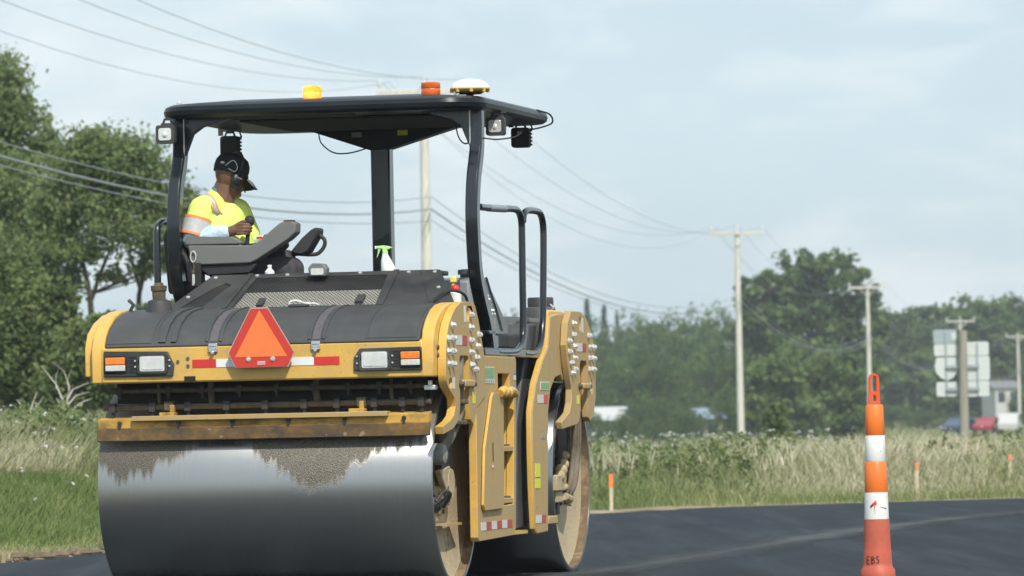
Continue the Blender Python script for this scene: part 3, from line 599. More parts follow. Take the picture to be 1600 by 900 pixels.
def row(name, lst, D, dd, pr, what, group, cat='tree', i0=0):
    lst = sorted(lst)
    for i, (px, top, w) in enumerate(lst):
        o = ORD[i] if i == 0 else 'rightmost' if i == len(lst) - 1 else ORD[i] + ' from left'
        far_tree(name, what.format(o), px, top, w, D + dd * (i * 3 % 5), CON if pr is None else PR[(i + pr) % 3], group, cat, i + i0)
row('spruce_tree', [(921, 467, 46), (948, 476, 40), (968, 486, 30)], 640, 4, None, 'pointed dark conifer, {} of three, in the far treeline beside the roller', 'far pointed conifers')
row('woodland_tree', [(985, 488, 130), (1030, 482, 130), (1085, 480, 135), (1135, 470, 110), (1175, 490, 100), (935, 496, 120), (880, 500, 120), (800, 488, 120), (1060, 500, 150)], 560, 10, 0, 'hazy broadleaf tree, {}, in the tall far treeline before the second pole', 'far broadleaf treeline')
row('lower_tree', [(955, 545, 120), (1010, 535, 130), (1070, 550, 130), (1125, 535, 120), (900, 560, 120), (1165, 540, 100), (1040, 580, 110)], 470, 9, 1, 'lighter green tree, {}, in the lower row before the far treeline', 'lower row of far trees', i0=3)
row('field_bush', [(930, 640, 44), (976, 642, 40), (1000, 622, 70), (1038, 612, 60), (1072, 630, 55), (1140, 615, 70), (1170, 620, 60), (1096, 644, 40), (955, 651, 60)], 415, 3, 2, 'small round bush, {}, at the far end of the right field', 'far field bushes', 'bush', 5)
row('hedge_bush', [(1395, 630, 70), (1445, 640, 70), (1490, 645, 60), (1365, 640, 60), (1530, 655, 50)], 560, 4, 0, 'low dark hedge bush, {}, under the trees between cone and sign post', 'hedge bushes right of the cone', 'bush', 8)
row('car_screen_bush', [(1478, 684, 36), (1520, 684, 34), (1562, 686, 30), (1600, 680, 36), (1360, 682, 40), (1325, 684, 34)], 400, 3, 1, 'knee high shrub, {}, half hiding the parked cars past the tall grass', 'low shrubs before the parked cars', 'shrub', 2)
row('backdrop_bush', [(20, 590, 110), (250, 600, 90), (330, 480, 120), (420, 520, 130), (520, 500, 120)], 190, 9, 0, 'green bush, {}, far behind the roller and left trees', 'bushes behind the left trees', 'bush', 11)
# dead branches on the bank
db = MB()
def twig(pts, r): P = [at(x, y, 74) for x, y in pts]; db.tube([(q.x, q.y + .1 * i, q.z) for i, q in enumerate(P)], [.7 * r * (1 - .8 * i / (len(P) - 1)) for i in range(len(P))], 6)
for pts, r in [([(100, 650), (97, 625), (85, 600), (62, 572)], .028), ([(103, 650), (104, 625), (112, 608), (136, 598)], .026), ([(104, 635), (118, 618), (138, 612)], .02), ([(100, 655), (92, 630), (86, 622)], .02), ([(104, 630), (108, 605), (98, 580), (78, 564)], .014), ([(112, 640), (128, 628), (143, 622)], .018), ([(40, 650), (34, 636), (24, 624)], .025), ([(46, 650), (50, 630), (56, 612)], .02), ([(52, 640), (62, 628), (66, 618)], .012), ([(108, 612), (104, 595), (110, 575)], .008), ([(88, 608), (86, 590), (90, 575)], .008)]: twig(pts, r)
tag(db.build('dead_branches', 'dead_wood'), 'bare bleached dead branches sticking up from the weeds left of the roller', 'branches')

# ================================================================ ROAD ROLLER (machine space: X to the right, Y away from the camera, Z up)
MO = Vector((-1.424, 38.149, 0))
RR = empty('road_roller', MO, -YAW)
tag(RR, 'yellow and black tandem drum road roller with open canopy driving on fresh asphalt', 'road roller')
def part(name, mb, m, parent=RR, bevel=0., smooth=35): return mb.build(name, m, parent, bevel, smooth)

def two_tone(o, m2):                            # clean paint on the cut edges, dust on the outer face
    me_ = o.data; me_.materials.append(MATS[m2])
    for p_ in me_.polygons:
        if abs(p_.normal.x) < .6: p_.material_index = 1
    return o
# ---- drums
def drum(y, m):
    b = MB(); R = .65; x0, x1 = -1.085, 1.065
    b.lathe([(R - .03, x0 + .0), (R - .006, x0), (R, x0 + .006), (R, x1 - .006), (R - .006, x1), (R - .03, x1), (R - .03, x1 - .16)], (0, y, .65), 'X', 128, cap=False)
    d = part('drum', b, m, smooth=50)
    part('drum_rim', MB().lathe([(R - .031, x1 - .004), (R - .034, x1 - .30)], (0, y, .65), 'X', 96, cap=False), 'rim_rust', d, smooth=60)
    part('drum_rim', MB().lathe([(R - .031, x0 + .004), (R - .034, x0 + .30)], (0, y, .65), 'X', 96, cap=False), 'rim_rust', d, smooth=60)
    e = MB(); e.lathe([(0.001, x1 - .115), (.2, x1 - .112), (.25, x1 - .105), (.45, x1 - .09), (.56, x1 - .075), (R - .033, x1 - .06)], (0, y, .65), 'X', 96, cap=False)
    part('drum_end_plate', e, 'dried_mud', d, smooth=60)
    e = MB(); e.lathe([(0.001, x0 + .25), (.45, x0 + .24), (.56, x0 + .22), (R - .033, x0 + .12)], (0, y, .65), 'X', 96, cap=False)
    part('drum_end_plate', e, 'dried_mud', d, smooth=60)
    return d
d1 = drum(0, 'drum_steel'); d2 = drum(3.6, 'drum_plain')
# hubs, yokes and hydraulics inside the drum ends
def hub(y, s):
    h = part('hub_motor', MB().lathe([(.0, .93), (.20, .93), (.20, .975), (.16, .985), (.15, 1.01), (.10, 1.015), (.09, 1.045), (.001, 1.045)], (0, y, .65), 'X', 28), 'muddy_hub')
    bm_ = MB().lathe([(.016, 0), (.016, .02), (.001, .021)], (0, 0, 0), 'X', 6).mesh('bolt', 'grimy_pipe')
    for k in range(8): a = k * pi / 4; inst('bolt', bm_, h, (.975, y + .178 * cos(a), .65 + .178 * sin(a)))
hub(0, -1); hub(3.6, 1)
part('yoke_arm', MB().prism([(-.40, 1.30), (.10, 1.30), (.12, 1.0), (.10, .74), (.02, .62), (-.12, .60), (-.20, .70), (-.28, .92), (-.42, 1.1)], 1.0, 1.03, 'X'), 'dark_metal', bevel=.006)
part('yoke_arm', MB().prism([(3.2, 1.30), (3.75, 1.30), (3.72, .95), (3.66, .70), (3.58, .60), (3.46, .62), (3.40, .75), (3.30, 1.0)], 1.0, 1.03, 'X'), 'dark_metal', bevel=.006)
part('accumulator', MB().lathe([(.001, .93), (.06, .94), (.068, .97), (.068, 1.07), (.06, 1.09), (.035, 1.10), (.001, 1.10)], (0, -.37, .835), 'X', 24), 'grey_cap')
part('mounting_bracket', MB().prism([(-.30, .73), (-.02, .76), (.06, .70), (.07, .60), (-.02, .53), (-.10, .58), (-.20, .66)], 1.0, 1.04, 'X'), 'muddy_hub', bevel=.008)
part('mounting_bracket', MB().box(.98, 1.055, -.2, .22, .385, .40), 'yellow_dusty')
part('tie_rod', MB().tube([(1.03, -.02, .70), (1.04, -.15, .56), (1.0, -.30, .50)], .01, 8), 'dark_metal')
part('grease_pump', MB().lathe([(.001, .9), (.065, .9), (.07, .95), (.05, 1.0), (.03, 1.02), (.001, 1.02)], (0, -.20, .52), 'X', 18), 'black_plastic')
part('hose', MB().tube(smooth_path([(1.02, -.36, .54), (1.06, -.30, .60), (1.06, -.12, .58), (1.0, -.06, .5)]), .012, 8), 'dark_metal')
for off, r in ((0, .034), (-.07, .020), (.06, .020)):
    part('hydraulic_hose', MB().tube(smooth_path([(1.13, -.12 + off * .8, 1.46), (1.13, -.14 + off, 1.30), (1.125, -.10 + off, 1.12), (1.10, -.16 + off, 1.0), (1.07, -.26 + off, .90), (1.03, -.34 + off * .4, .85)]), r, 10), 'hose')
for z, yy in ((1.16, -.12), (1.03, -.17)): part('hose_clamp', MB().box(1.09, 1.175, yy - .075, yy + .075, z - .014, z + .014), 'grimy_pipe', bevel=.006)
for off, r in ((0, .034), (.075, .018), (-.08, .018)):
    part('hydraulic_hose', MB().tube(smooth_path([(1.13, 3.47 + off, 1.44), (1.13, 3.46 + off, 1.2), (1.12, 3.54 + off, .98), (1.10, 3.58 + off, .80), (1.08, 3.54 + off, .60), (1.02, 3.50 + off * .5, .50)]), r, 10), 'hose')
pb = MB()
for (y, z, r) in ((3.50, .80, .035), (3.46, .74, .04), (3.38, .70, .045), (3.33, .66, .04)): pb.ball((1.04, y, z), r, 12, 8)
pb.box(.98, 1.06, 3.14, 3.42, .56, .67).box(.99, 1.04, 3.2, 3.5, .48, .56).tube([(1.05, 3.42, .52), (1.06, 3.56, .50)], .03).tube([(1.05, 3.40, .58), (1.07, 3.62, .60)], .022)
part('drum_motor', pb, 'muddy_hub', bevel=.008)
part('motor_block', MB().box(.92, 1.0, 3.1, 3.4, .42, .50).box(.95, 1.03, 3.16, 3.22, .40, .52).box(.95, 1.03, 3.30, 3.36, .40, .5), 'dark_metal', bevel=.006)
part('drain_pipe', MB().tube([(1.03, 3.22, .98), (1.04, 3.05, .72)], .018), 'grimy_pipe')
part('drain_pipe', MB().tube([(1.03, 3.70, 1.0), (1.045, 3.66, .6), (1.03, 3.62, .46)], .03), 'muddy_hub')

# ---- near frame: cross bar with lamps
bar = MB().prism([(-.75, 1.315), (-.75, 1.53), (-.735, 1.548), (-.66, 1.56), (-.66, 1.315)], -1.02, 1.05, 'X')
bar = part('front_bar', bar, 'yellow', bevel=.012)
part('tow_socket', MB().box(-.48, -.41, -.756, -.74, 1.318, 1.352), 'interior_black', bar)
def lamp_housing(pts, head, ind, holes):
    hs = part('lamp_housing', MB().prism(pts, -.768, -.74, 'Y'), 'black_plastic', bevel=.006)
    x0, x1, z0, z1 = head; y0 = -.788
    part('lamp_bezel', MB().prism(rrect(x0 - .018, x1 + .018, z0 - .016, z1 + .016, .02), -.782, -.76, 'Y', [rrect(x0, x1, z0, z1, .012)]), 'black_plastic', hs, .003)
    part('headlight', MB().prism(rrect(x0, x1, z0, z1, .012), -.778, -.765, 'Y').prism(rrect(x0 + .012, x1 - .012, z0 + .01, z1 - .01, .01), -.782, -.777, 'Y'), 'lens_clear', hs, .003)
    for sx in (x0 - .03, x1 + .03):
        for sz in (z0 + .03, z1 - .03): part('screw', MB().lathe([(.006, -.776), (.006, -.768)], (sx, 0, sz), 'Y', 8), 'zinc', hs)
    x0, x1, z0, z1 = ind; zm = (z0 + z1) / 2 - .004
    part('indicator_bezel', MB().prism(rrect(x0 - .01, x1 + .01, z0 - .012, z1 + .01, .012), -.774, -.762, 'Y'), 'interior_black', hs, .003)
    part('indicator_lens', MB().box(x0, x1, -.79, -.77, zm + .001, z1), 'lens_amber', hs, .005)
    part('marker_lens', MB().box(x0, x1, -.788, -.77, z0, zm - .001), 'lens_white', hs, .005)
    hb = MB(); hx0, hx1 = holes
    for i in range(6):
        for j in range(4): hb.lathe([(.0065, -.7695), (.0065, -.7682)], (hx0 + (hx1 - hx0) * (j + .5 * (i % 2)) / 4, 0, 1.385 + .018 * i), 'Y', 6)
    part('speaker_holes', hb, 'interior_black', hs, smooth=0)
    return hs
lamp_housing([(-.998, 1.357), (-.552, 1.354), (-.543, 1.425), (-.585, 1.510), (-.998, 1.519)], (-.762, -.60, 1.388, 1.485), (-.983, -.855, 1.392, 1.478), (-.83, -.79))
lamp_housing([(.61, 1.360), (1.045, 1.358), (1.042, 1.504), (.65, 1.500), (.612, 1.445)], (.664, .830, 1.378, 1.481), (.915, 1.035, 1.388, 1.474), (.862, .905))
sc = MB().lathe([(.011, -.757), (.009, -.748)], (0, 0, 0), 'Y', 10).mesh('bolt', 'grimy_pipe')
for x, z in ((-.52, 1.445), (-.455, 1.463), (-.455, 1.417)): inst('bolt', sc, bar, (x, 0, z))
for x0, x1, m in ((-.428, -.275, 'red_reflective'), (-.275, -.10, 'white_reflective'), (.19, .355, 'white_reflective'), (.355, .518, 'red_reflective')):
    part('reflective_tape', MB().box(x0 + .001, x1 - .001, -.7535, -.749, 1.404, 1.455), m, bar)
# slow-vehicle triangle
tri = [(-.031, 1.768), (.08, 1.769), (.247, 1.487), (.204, 1.396), (-.133, 1.396), (-.18, 1.489)]
tc_ = (.034, 1.51)
def shrink(P, k, c=tc_): return [(c[0] + (x - c[0]) * k, c[1] + (z - c[1]) * k) for x, z in P]
smv = part('warning_triangle', MB().prism(shrink(tri, 1.0), -.812, -.808, 'Y'), 'aluminium_edge')
part('triangle_border', MB().prism(shrink(tri, .975), -.8145, -.8115, 'Y'), 'smv_red', smv)
part('triangle_face', MB().prism([(.026, 1.752), (.20, 1.462), (-.135, 1.462)], -.8165, -.814, 'Y'), 'smv_orange', smv)
for x in (-.048, .108): part('bolt', MB().lathe([(.009, -.826), (.009, -.816)], (x, 0, 1.448), 'Y', 8).lathe([(.015, -.819), (.015, -.8155)], (x, 0, 1.448), 'Y', 14), 'zinc', smv)
lb = MB()
for i in range(3): lb.box(.008 , .058 , -.8158, -.8144, 1.414 + i * .008, 1.4185 + i * .008)
part('triangle_print', lb, 'decal_white', smv, smooth=0)
for x in (-.09, .16): part('triangle_bracket', MB().box(x - .02, x + .02, -.809, -.745, 1.42, 1.47), 'dark_metal', smv)

# ---- hood
prof = [(-.752, 1.535), (-.745, 1.562), (-.70, 1.615), (-.62, 1.672), (-.50, 1.722), (-.36, 1.756), (-.20, 1.776), (-.08, 1.784), (-.08, 1.60), (-.70, 1.535)]
hood = part('hood', MB().prism(prof, -.995, 1.03, 'X'), 'hood_plastic', bevel=.01, smooth=45)
top = prof[1:8]
def strip(x0, x1, h, name, m, rng_=(0, 7), lo=.006):
    P = top[rng_[0]:rng_[1]]; out = []; inn = []
    for i, (y, z) in enumerate(P):
        a = P[max(i - 1, 0)]; b = P[min(i + 1, len(P) - 1)]; t = Vector((b[0] - a[0], b[1] - a[1])).normalized(); nrm = (-t.y, t.x)
        out.append((y + nrm[0] * h, z + nrm[1] * h)); inn.append((y - nrm[0] * lo, z - nrm[1] * lo))
    return part(name, MB().prism(out + inn[::-1], x0, x1, 'X'), m, hood, .003)
for x in (-.29, .37):
    strip(x - .055, x - .034, .008, 'strap_guide', 'hood_plastic'); strip(x + .034, x + .055, .008, 'strap_guide', 'hood_plastic')
    strip(x - .026, x + .026, .004, 'hood_strap', 'strap')
    part('latch', MB().box(x - .028, x + .028, -.768, -.745, 1.50, 1.553).box(x - .020, x + .020, -.779, -.765, 1.512, 1.54).tube([(x - .02, -.782, 1.535), (x + .02, -.782, 1.535)], .005, 8).lathe([(.012, -.782), (.012, -.767)], (x, 0, 1.497), 'Y', 10), 'chrome', hood, .002)
for x0, x1, h in ((-.675, -.665, .003), (-.645, -.60, .012), (-.565, -.53, .012), (.685, .695, .004), (.70, 1.01, .0035), (-.985, -.69, .0035)): strip(x0, x1, h, 'hood_rib', 'hood_plastic')
part('handle_recess', MB().box(.045, .17, -.16, -.10, 1.78, 1.80), 'hood_plastic', hood, .006)
part('exhaust_base', MB().lathe([(.09, 1.70), (.085, 1.79), (.07, 1.84), (.045, 1.85)], (-.79, -.20, 0), 'Z', 20), 'black_plastic', hood)
part('exhaust_cap', MB().lathe([(.04, 1.84), (.043, 1.88), (.043, 1.90), (.05, 1.905), (.052, 1.935), (.03, 1.94), (.028, 1.955), (.001, 1.956)], (-.79, -.20, 0), 'Z', 20), 'grimy_pipe', hood)
part('hose', MB().tube([(-.98, -.2, 1.78), (-.96, -.2, 1.82), (-.99, -.2, 1.85)], .012, 8), 'black_plastic', hood)

# ---- engine cowl: sloping face with perforated grilles
A = Vector((0, -.10, 1.772)); Bv = Vector((0, .42, 2.012)); sv = (Bv - A); SL = sv.length; sv.normalize(); nv = Vector((0, -sv.z, sv.y))
def on(x, s, o=0.): q = A + sv * s + nv * o; return (x, q.y, q.z)
outer = [(-.80, 0), (1.115, 0), (.90, SL), (-.60, SL)]
g1 = [(-.36, .045), (.585, .045), (.565, SL - .05), (-.30, SL - .05)]
g2 = [(-.70, .06), (-.56, .04), (-.44, SL - .16), (-.49, SL - .12), (-.56, SL - .22)]
def slab(loops, t0, t1):
    flat = [q for lp in loops for q in lp]; tr = geometry.tessellate_polygon([[Vector((q[0], q[1], 0)) for q in lp] for lp in loops]); n = len(flat)
    V = [on(x, s, t1) for x, s in flat] + [on(x, s, t0) for x, s in flat]; Fs = [tuple(t) for t in tr] + [tuple(i + n for i in reversed(t)) for t in tr]; o = 0
    for lp in loops:
        for i in range(len(lp)): j = (i + 1) % len(lp); Fs.append((o + i, o + j, o + j + n, o + i + n))
        o += len(lp)
    return MB().add(V, Fs)
cowl = part('engine_cowl', slab([outer, g1, g2], -.02, 0), 'black_plastic', bevel=.004)
body = MB().add([(-.80, -.09, 1.60), (1.10, -.09, 1.60), (1.10, -.09, 1.755), (-.80, -.09, 1.755), (-.60, .42, 1.60), (.90, .42, 1.60), (.90, .42, 1.985), (-.60, .42, 1.985)], [(1, 5, 6, 2), (0, 3, 7, 4), (4, 7, 6, 5)])
part('cowl_sides', body, 'black_plastic', cowl)
part('cowl_top', MB().box(-.61, .91, .40, .62, 1.975, 2.006), 'black_plastic', cowl, .01)
part('cowl_rib', slab([[(.60, .01), (.64, .01), (.635, SL - .01), (.60, SL - .01)]], 0, .012), 'black_plastic', cowl)
part('cowl_rib', slab([[(-.415, .01), (-.385, .01), (-.33, SL - .01), (-.36, SL - .01)]], 0, .012), 'black_plastic', cowl)
part('cowl_rib', slab([[(.94, .02), (.945, .02), (.78, SL - .02), (.775, SL - .02)]], 0, .004), 'black_plastic', cowl)
def inside(p, poly):
    r = False; n = len(poly)
    for i in range(n):
        (x1, y1), (x2, y2) = poly[i], poly[i - 1]
        if (y1 > p[1]) != (y2 > p[1]) and p[0] < (x2 - x1) * (p[1] - y1) / (y2 - y1) + x1: r = not r
    return r
def grille(poly, px, py, th, m, o):
    b = MB(); xs = [q[0] for q in poly]; ss = [q[1] for q in poly]; j = 0; s = min(ss)
    while s < max(ss) + py:
        x = min(xs) + (px / 2 if j % 2 else 0)
        b_row = [q for q in np.arange(min(xs), max(xs), px) if inside((q + px / 2, s), poly)]
        if b_row: b.add([on(b_row[0], s - th / 2, o), on(b_row[-1] + px, s - th / 2, o), on(b_row[-1] + px, s + th / 2, o), on(b_row[0], s + th / 2, o)], [(0, 1, 2, 3)])
        while x < max(xs):
            if inside((x, s + py / 2), poly): b.add([on(x - th / 2, s, o), on(x + th / 2, s, o), on(x + th / 2, s + py, o), on(x - th / 2, s + py, o)], [(0, 1, 2, 3)])
            x += px
        s += py; j += 1
    return part('grille', b, m, cowl, smooth=0)
grille([(-.38, .03), (.61, .03), (.59, SL - .03), (-.32, SL - .03)], .026, .018, .0068, 'black_plastic', -.012)
grille([(-.72, .04), (-.54, .02), (-.40, SL - .10), (-.56, SL - .14)], .024, .018, .0095, 'black_plastic', -.012)
part('mesh_light_slab', slab([[(-.40, .0), (.62, .0), (.62, .34), (-.40, .34)]], -.06, -.030), 'mesh_light', cowl)  # pale slab standing in for light showing through the lower mesh
part('radiator_shroud', slab([[(-.80, -.0), (-.405, -.0), (-.35, .5), (-.6, .5)]], -.08, -.07), 'interior_black', cowl)
part('radiator_shroud', slab([[(-.40, .342), (.62, .342), (.62, .52), (-.40, .52)]], -.06, -.045), 'interior_black', cowl)
part('cowl_latch', slab([[(-.20, .07), (-.16, .07), (-.16, .18), (-.20, .18)]], -.014, .003), 'black_plastic', cowl)
part('cowl_latch', slab([[(.44, .09), (.49, .09), (.49, .20), (.44, .20)]], -.014, .003), 'black_plastic', cowl)
bt = MB().lathe([(.014, 0), (.013, .006), (.006, .009)], (0, 0, 0), 'Z', 10).mesh('bolt', 'zinc')
for x, s in ((-.57, SL - .05), (-.30, SL - .03), (-.10, SL - .03), (.38, SL - .03), (.70, SL - .035), (.90, SL - .04), (.98, .28), (-.68, .22)): inst('bolt', bt, cowl, on(x if x < .88 else min(x, .86 + (SL - s) * .3), s, .001), (atan2(sv.z, sv.y), 0, 0))
# lamp on the cowl
wl = part('work_lamp', MB().prism([(-.055, -.02), (.055, -.02), (.062, .03), (.04, .06), (-.035, .064), (-.062, .035)], -.045, .04, 'Y').xf(Matrix.Translation((.125, .33, 2.005))), 'console_grey', bevel=.008)
part('lamp_lens', MB().prism(rrect(-.042, .042, -.012, .03, .01), -.05, -.044, 'Y').xf(Matrix.Translation((.125, .33, 2.005))), 'lens_clear', wl, .003)

# ---- side frames (front pair)
def side_band(x0, x1, name='side_fender'):
    P = [(-.745, 1.315), (-.745, 1.53), (-.70, 1.612), (-.615, 1.68), (-.50, 1.735), (-.36, 1.77), (-.20, 1.785), (.02, 1.79), (.06, 1.70), (.06, 1.45), (-.30, 1.40), (-.50, 1.35), (-.56, 1.315)]
    return part(name, MB().prism(P, x0, x1, 'X'), 'yellow', bevel=.01)
sb_ = side_band(1.035, 1.115)
for z in (1.50, 1.45): part('bolt', MB().lathe([(.013, 1.11), (.013, 1.127)], (0, -.64, z), 'X', 8), 'grimy_pipe', sb_)
sl_ = side_band(-1.085, -1.0)
part('side_fender_rim', MB().prism([(-.70, 1.36), (-.70, 1.54), (-.64, 1.63), (-.5, 1.70), (-.3, 1.755), (-.1, 1.775), (-.1, 1.4), (-.5, 1.36)], -1.14, -1.09, 'X'), 'yellow', sl_, .008)
plate = [(-.197, 1.781), (.0, 1.792), (.165, 1.79), (.215, 1.765), (.30, 1.68), (.40, 1.53), (.455, 1.454), (.47, 1.20), (.22, 1.13), (.16, 1.06), (.09, 1.02), (.02, 1.05), (-.005, 1.14), (-.003, 1.43), (-.03, 1.45), (-.235, 1.45), (-.263, 1.43),
         (-.263, 1.16), (-.29, 1.08), (-.36, 1.03), (-.47, .995), (-.74, .96), (-.76, 1.005), (-.56, 1.04), (-.45, 1.075), (-.40, 1.13), (-.42, 1.18), (-.50, 1.215), (-.60, 1.25), (-.64, 1.29), (-.649, 1.33), (-.64, 1.47), (-.60, 1.575), (-.54, 1.645), (-.44, 1.705), (-.32, 1.755)]
def ov(cy, cz, ry, rz, n=14): return [(cy + ry * cos(2 * pi * i / n), cz + rz * sin(2 * pi * i / n)) for i in range(n)]
np_ = two_tone(part('bolt_plate', MB().prism(plate, 1.118, 1.17, 'X', [ov(-.005, 1.715, .042, .05), ov(-.525, 1.275, .05, .035)]), 'yellow_dusty', bevel=.006), 'yellow')
part('hole_back', MB().box(1.10, 1.117, -.1, .1, 1.64, 1.79), 'yellow', np_)
part('hole_label', MB().box(1.169, 1.1725, -.115, -.06, 1.66, 1.765), 'decal_white', np_)
part('hole_label', MB().box(1.169, 1.1725, -.47, -.41, 1.24, 1.31), 'decal_white', np_)
def tape(y0, y1, z0, z1, m, x, parent): part('reflective_tape', MB().box(x - .002, x + .0025, y0, y1, z0, z1), m, parent)
tape(-.345, -.185, 1.515, 1.575, 'white_dusty', 1.17, np_); tape(-.183, -.045, 1.515, 1.575, 'red_dusty', 1.17, np_)
stud = MB().lathe([(.021, 0), (.021, .006)], (0, 0, 0), 'X', 16).lathe([(.0165, .006), (.0165, .020), (.013, .023)], (0, 0, 0), 'X', 6).lathe([(.0085, .02), (.0085, .027)], (0, 0, 0), 'X', 8)
stud = stud.mesh('plate_bolt', 'zinc')
NB = [(-.465, 1.636), (-.585, 1.553), (-.457, 1.555), (-.588, 1.472), (-.464, 1.473), (-.575, 1.393), (-.464, 1.394), (.057, 1.708), (.05, 1.629), (.052, 1.547), (.045, 1.471), (.061, 1.392), (.276, 1.585), (.235, 1.513), (.20, 1.439), (.16, 1.364)]
for i, (y, z) in enumerate(NB): inst('plate_bolt', stud, np_, (1.17, y, z), (.4 * i, 0, 0), 1.15)
part('slot_clamp', MB().box(1.165, 1.20, -.23, .04, 1.25, 1.30), 'yellow_dusty', np_, .012)
for y in (-.27, .08): part('clamp_bolt', MB().lathe([(.024, 1.168), (.024, 1.18)], (0, y, 1.27), 'X', 14).lathe([(.016, 1.18), (.016, 1.20)], (0, y, 1.27), 'X', 6), 'grimy_pipe', np_)
part('slot_wall', MB().box(1.02, 1.117, -.03, .02, 1.10, 1.46), 'yellow', np_)
part('warning_label', MB().box(1.169, 1.1725, .09, .16, 1.15, 1.22), 'decal_yellow', np_)

# ---- body panel with locker door and steps
bp = [(.215, 1.11), (.20, .30), (.23, .275), (1.27, .295), (1.325, .34), (1.435, 1.44), (1.40, 1.455), (.46, 1.455), (.46, 1.2)]
hole = [(.87, 1.235), (1.22, 1.235), (1.22, 1.345), (.87, 1.345)]
rec = [(.90, .49), (1.27, .50), (1.36, 1.19), (.95, 1.19)]
bd = two_tone(part('body_panel', MB().prism(bp, 1.11, 1.163, 'X', [hole, rec]), 'yellow_dusty', bevel=.005), 'yellow')
part('step_recess', MB().prism([(.86, .46), (.89, .46), (.94, 1.22), (.90, 1.22)], .90, 1.109, 'X').prism([(1.275, .47), (1.32, .47), (1.40, 1.22), (1.365, 1.22)], .90, 1.109, 'X').box(.88, .90, .86, 1.38, .44, 1.40).box(.90, 1.109, .89, 1.34, .455, .485), 'yellow', bd)
part('opening_lining', MB().box(.90, 1.109, .80, 1.25, 1.205, 1.232).box(.90, 1.109, .80, 1.25, 1.348, 1.375).box(.9, 1.109, 1.203, 1.25, 1.235, 1.345), 'dark_metal', bd)
for z in (.86, .525):
    sp3 = part('step', MB().box(.93, 1.16, .95, 1.275 if z < .6 else 1.31, z - .02, z + .015), 'yellow_dusty', bd, .005)
    tb_ = MB()
    for k in range(7): tb_.lathe([(.012, z + .015), (.008, z + .028)], (1.14, .97 + k * .045, 0), 'Z', 8)
    part('step_tread', tb_, 'dark_metal', sp3)
door = [(.285, .505), (.35, .865), (.58, 1.19), (.64, 1.222), (.88, 1.212), (.93, 1.18), (.885, .50), (.85, .475), (.32, .468)]
dr = two_tone(part('locker_door', MB().prism(door, 1.1665, 1.186, 'X'), 'yellow_dusty', bevel=.004), 'yellow')
part('door_slot', MB().box(1.185, 1.1885, .565, .582, .78, .90), 'interior_black', dr)
part('door_lock', MB().lathe([(.012, 1.184), (.012, 1.193)], (0, .56, .745), 'X', 10), 'zinc', dr)
part('latch_handle', MB().tube(smooth_path([(1.19, .80, 1.215), (1.20, .86, 1.235), (1.20, .98, 1.225), (1.20, 1.10, 1.235), (1.19, 1.25, 1.215)]), .028, 10).ball((1.2, .88, 1.225), .04, 12, 8).ball((1.2, 1.0, 1.22), .035, 12, 8), 'yellow', bd)
lab = part('green_label', MB().box(1.162, 1.166, .31, .76, 1.28, 1.385), 'decal_white', bd)
part('label_field', MB().box(1.165, 1.1675, .40, .75, 1.31, 1.38), 'decal_green', lab)
lm = MB()
for i in range(3): lm.box(1.167, 1.1685, .45, .70 - .05 * i, 1.325 + .017 * i, 1.330 + .017 * i)
for i in range(6): lm.box(1.165, 1.1675, .42 + .055 * i, .455 + .055 * i, 1.287, 1.302)
part('label_print', lm, 'decal_grey', lab, smooth=0)
for z0, z1, m in ((1.345, 1.375, 'decal_grey'), (1.305, 1.335, 'decal_white'), (1.25, 1.285, 'decal_grey')): part('small_label', MB().box(1.162, 1.1655, 1.345, 1.41, z0, z1), m, bd)
for i, m in enumerate(('white_dusty', 'red_dusty') * 3): tape(.283 + .155 * i, .283 + .155 * i + .152, .343 + .001 * i, .395 + .001 * i, m, 1.163, bd)
part('body_light_block', MB().box(-1.02, 1.0, .72, 2.85, .36, 1.44), 'interior_black', bevel=.02)  # dark box added to block light seen through between the drums
part('articulation_bar', MB().box(.7, 1.10, 1.34, 1.98, .295, .318), 'yellow')
part('frame_side', MB().prism([(.215, 1.11), (.21, .28), (1.32, .29), (1.43, 1.446), (.3, 1.45)], -1.16, -1.10, 'X'), 'yellow', bevel=.008)
part('inner_frame', MB().box(-1.0, 1.02, -.60, .60, 1.33, 1.56), 'interior_black')

# ---- spray bars and scraper
sb1 = part('spray_bar', MB().tube([(-1.02, -.55, 1.268), (1.02, -.55, 1.264)], .017, 10), 'grimy_pipe')
sb2 = part('spray_bar', MB().tube([(-1.05, -.60, 1.165), (1.06, -.60, 1.165)], .019, 10), 'grimy_pipe')
nz = MB().box(-.02, .02, -.028, .028, -.028, .028).lathe([(.014, -.06), (.011, -.028)], (0, 0, 0), 'Z', 10).mesh('nozzle', 'dark_metal')
for x in (-.96, -.64, -.42, -.18, .06, .30, .52, .72, .92): inst('nozzle', nz, sb1, (x, -.55, 1.268), (0, 0, 0), .85)
for x in (-.99, -.73, -.50, -.25, .0, .25, .46, .70, .88, 1.0): inst('nozzle', nz, sb2, (x, -.60, 1.165))
for x in (-.62, .62): part('spray_clamp', MB().box(x - .03, x + .03, -.64, -.56, 1.14, 1.20).box(x - .015, x + .025, -.60, -.56, 1.10, 1.15), 'grimy_pipe', sb2, .006)
for x, w in ((-.70, .016), (-.36, .03), (.32, .03), (.80, .018)): part('spray_hanger', MB().tube([(x, -.56, 1.33), (x - .005, -.55, 1.25), (x + .01, -.59, 1.17)], w * .7, 8), 'grimy_pipe')
for x in (-.60, .62): part('adjuster', MB().box(x - .07, x + .03, -.68, -.60, 1.105, 1.13).box(x - .01, x + .02, -.65, -.61, 1.12, 1.175), 'yellow_rusty', bevel=.005)
sc_ = part('scraper_holder', MB().prism([(-.655, 1.03), (-.655, 1.092), (-.56, 1.105), (-.56, 1.04)], -1.075, 1.055, 'X'), 'yellow_rusty', bevel=.004)
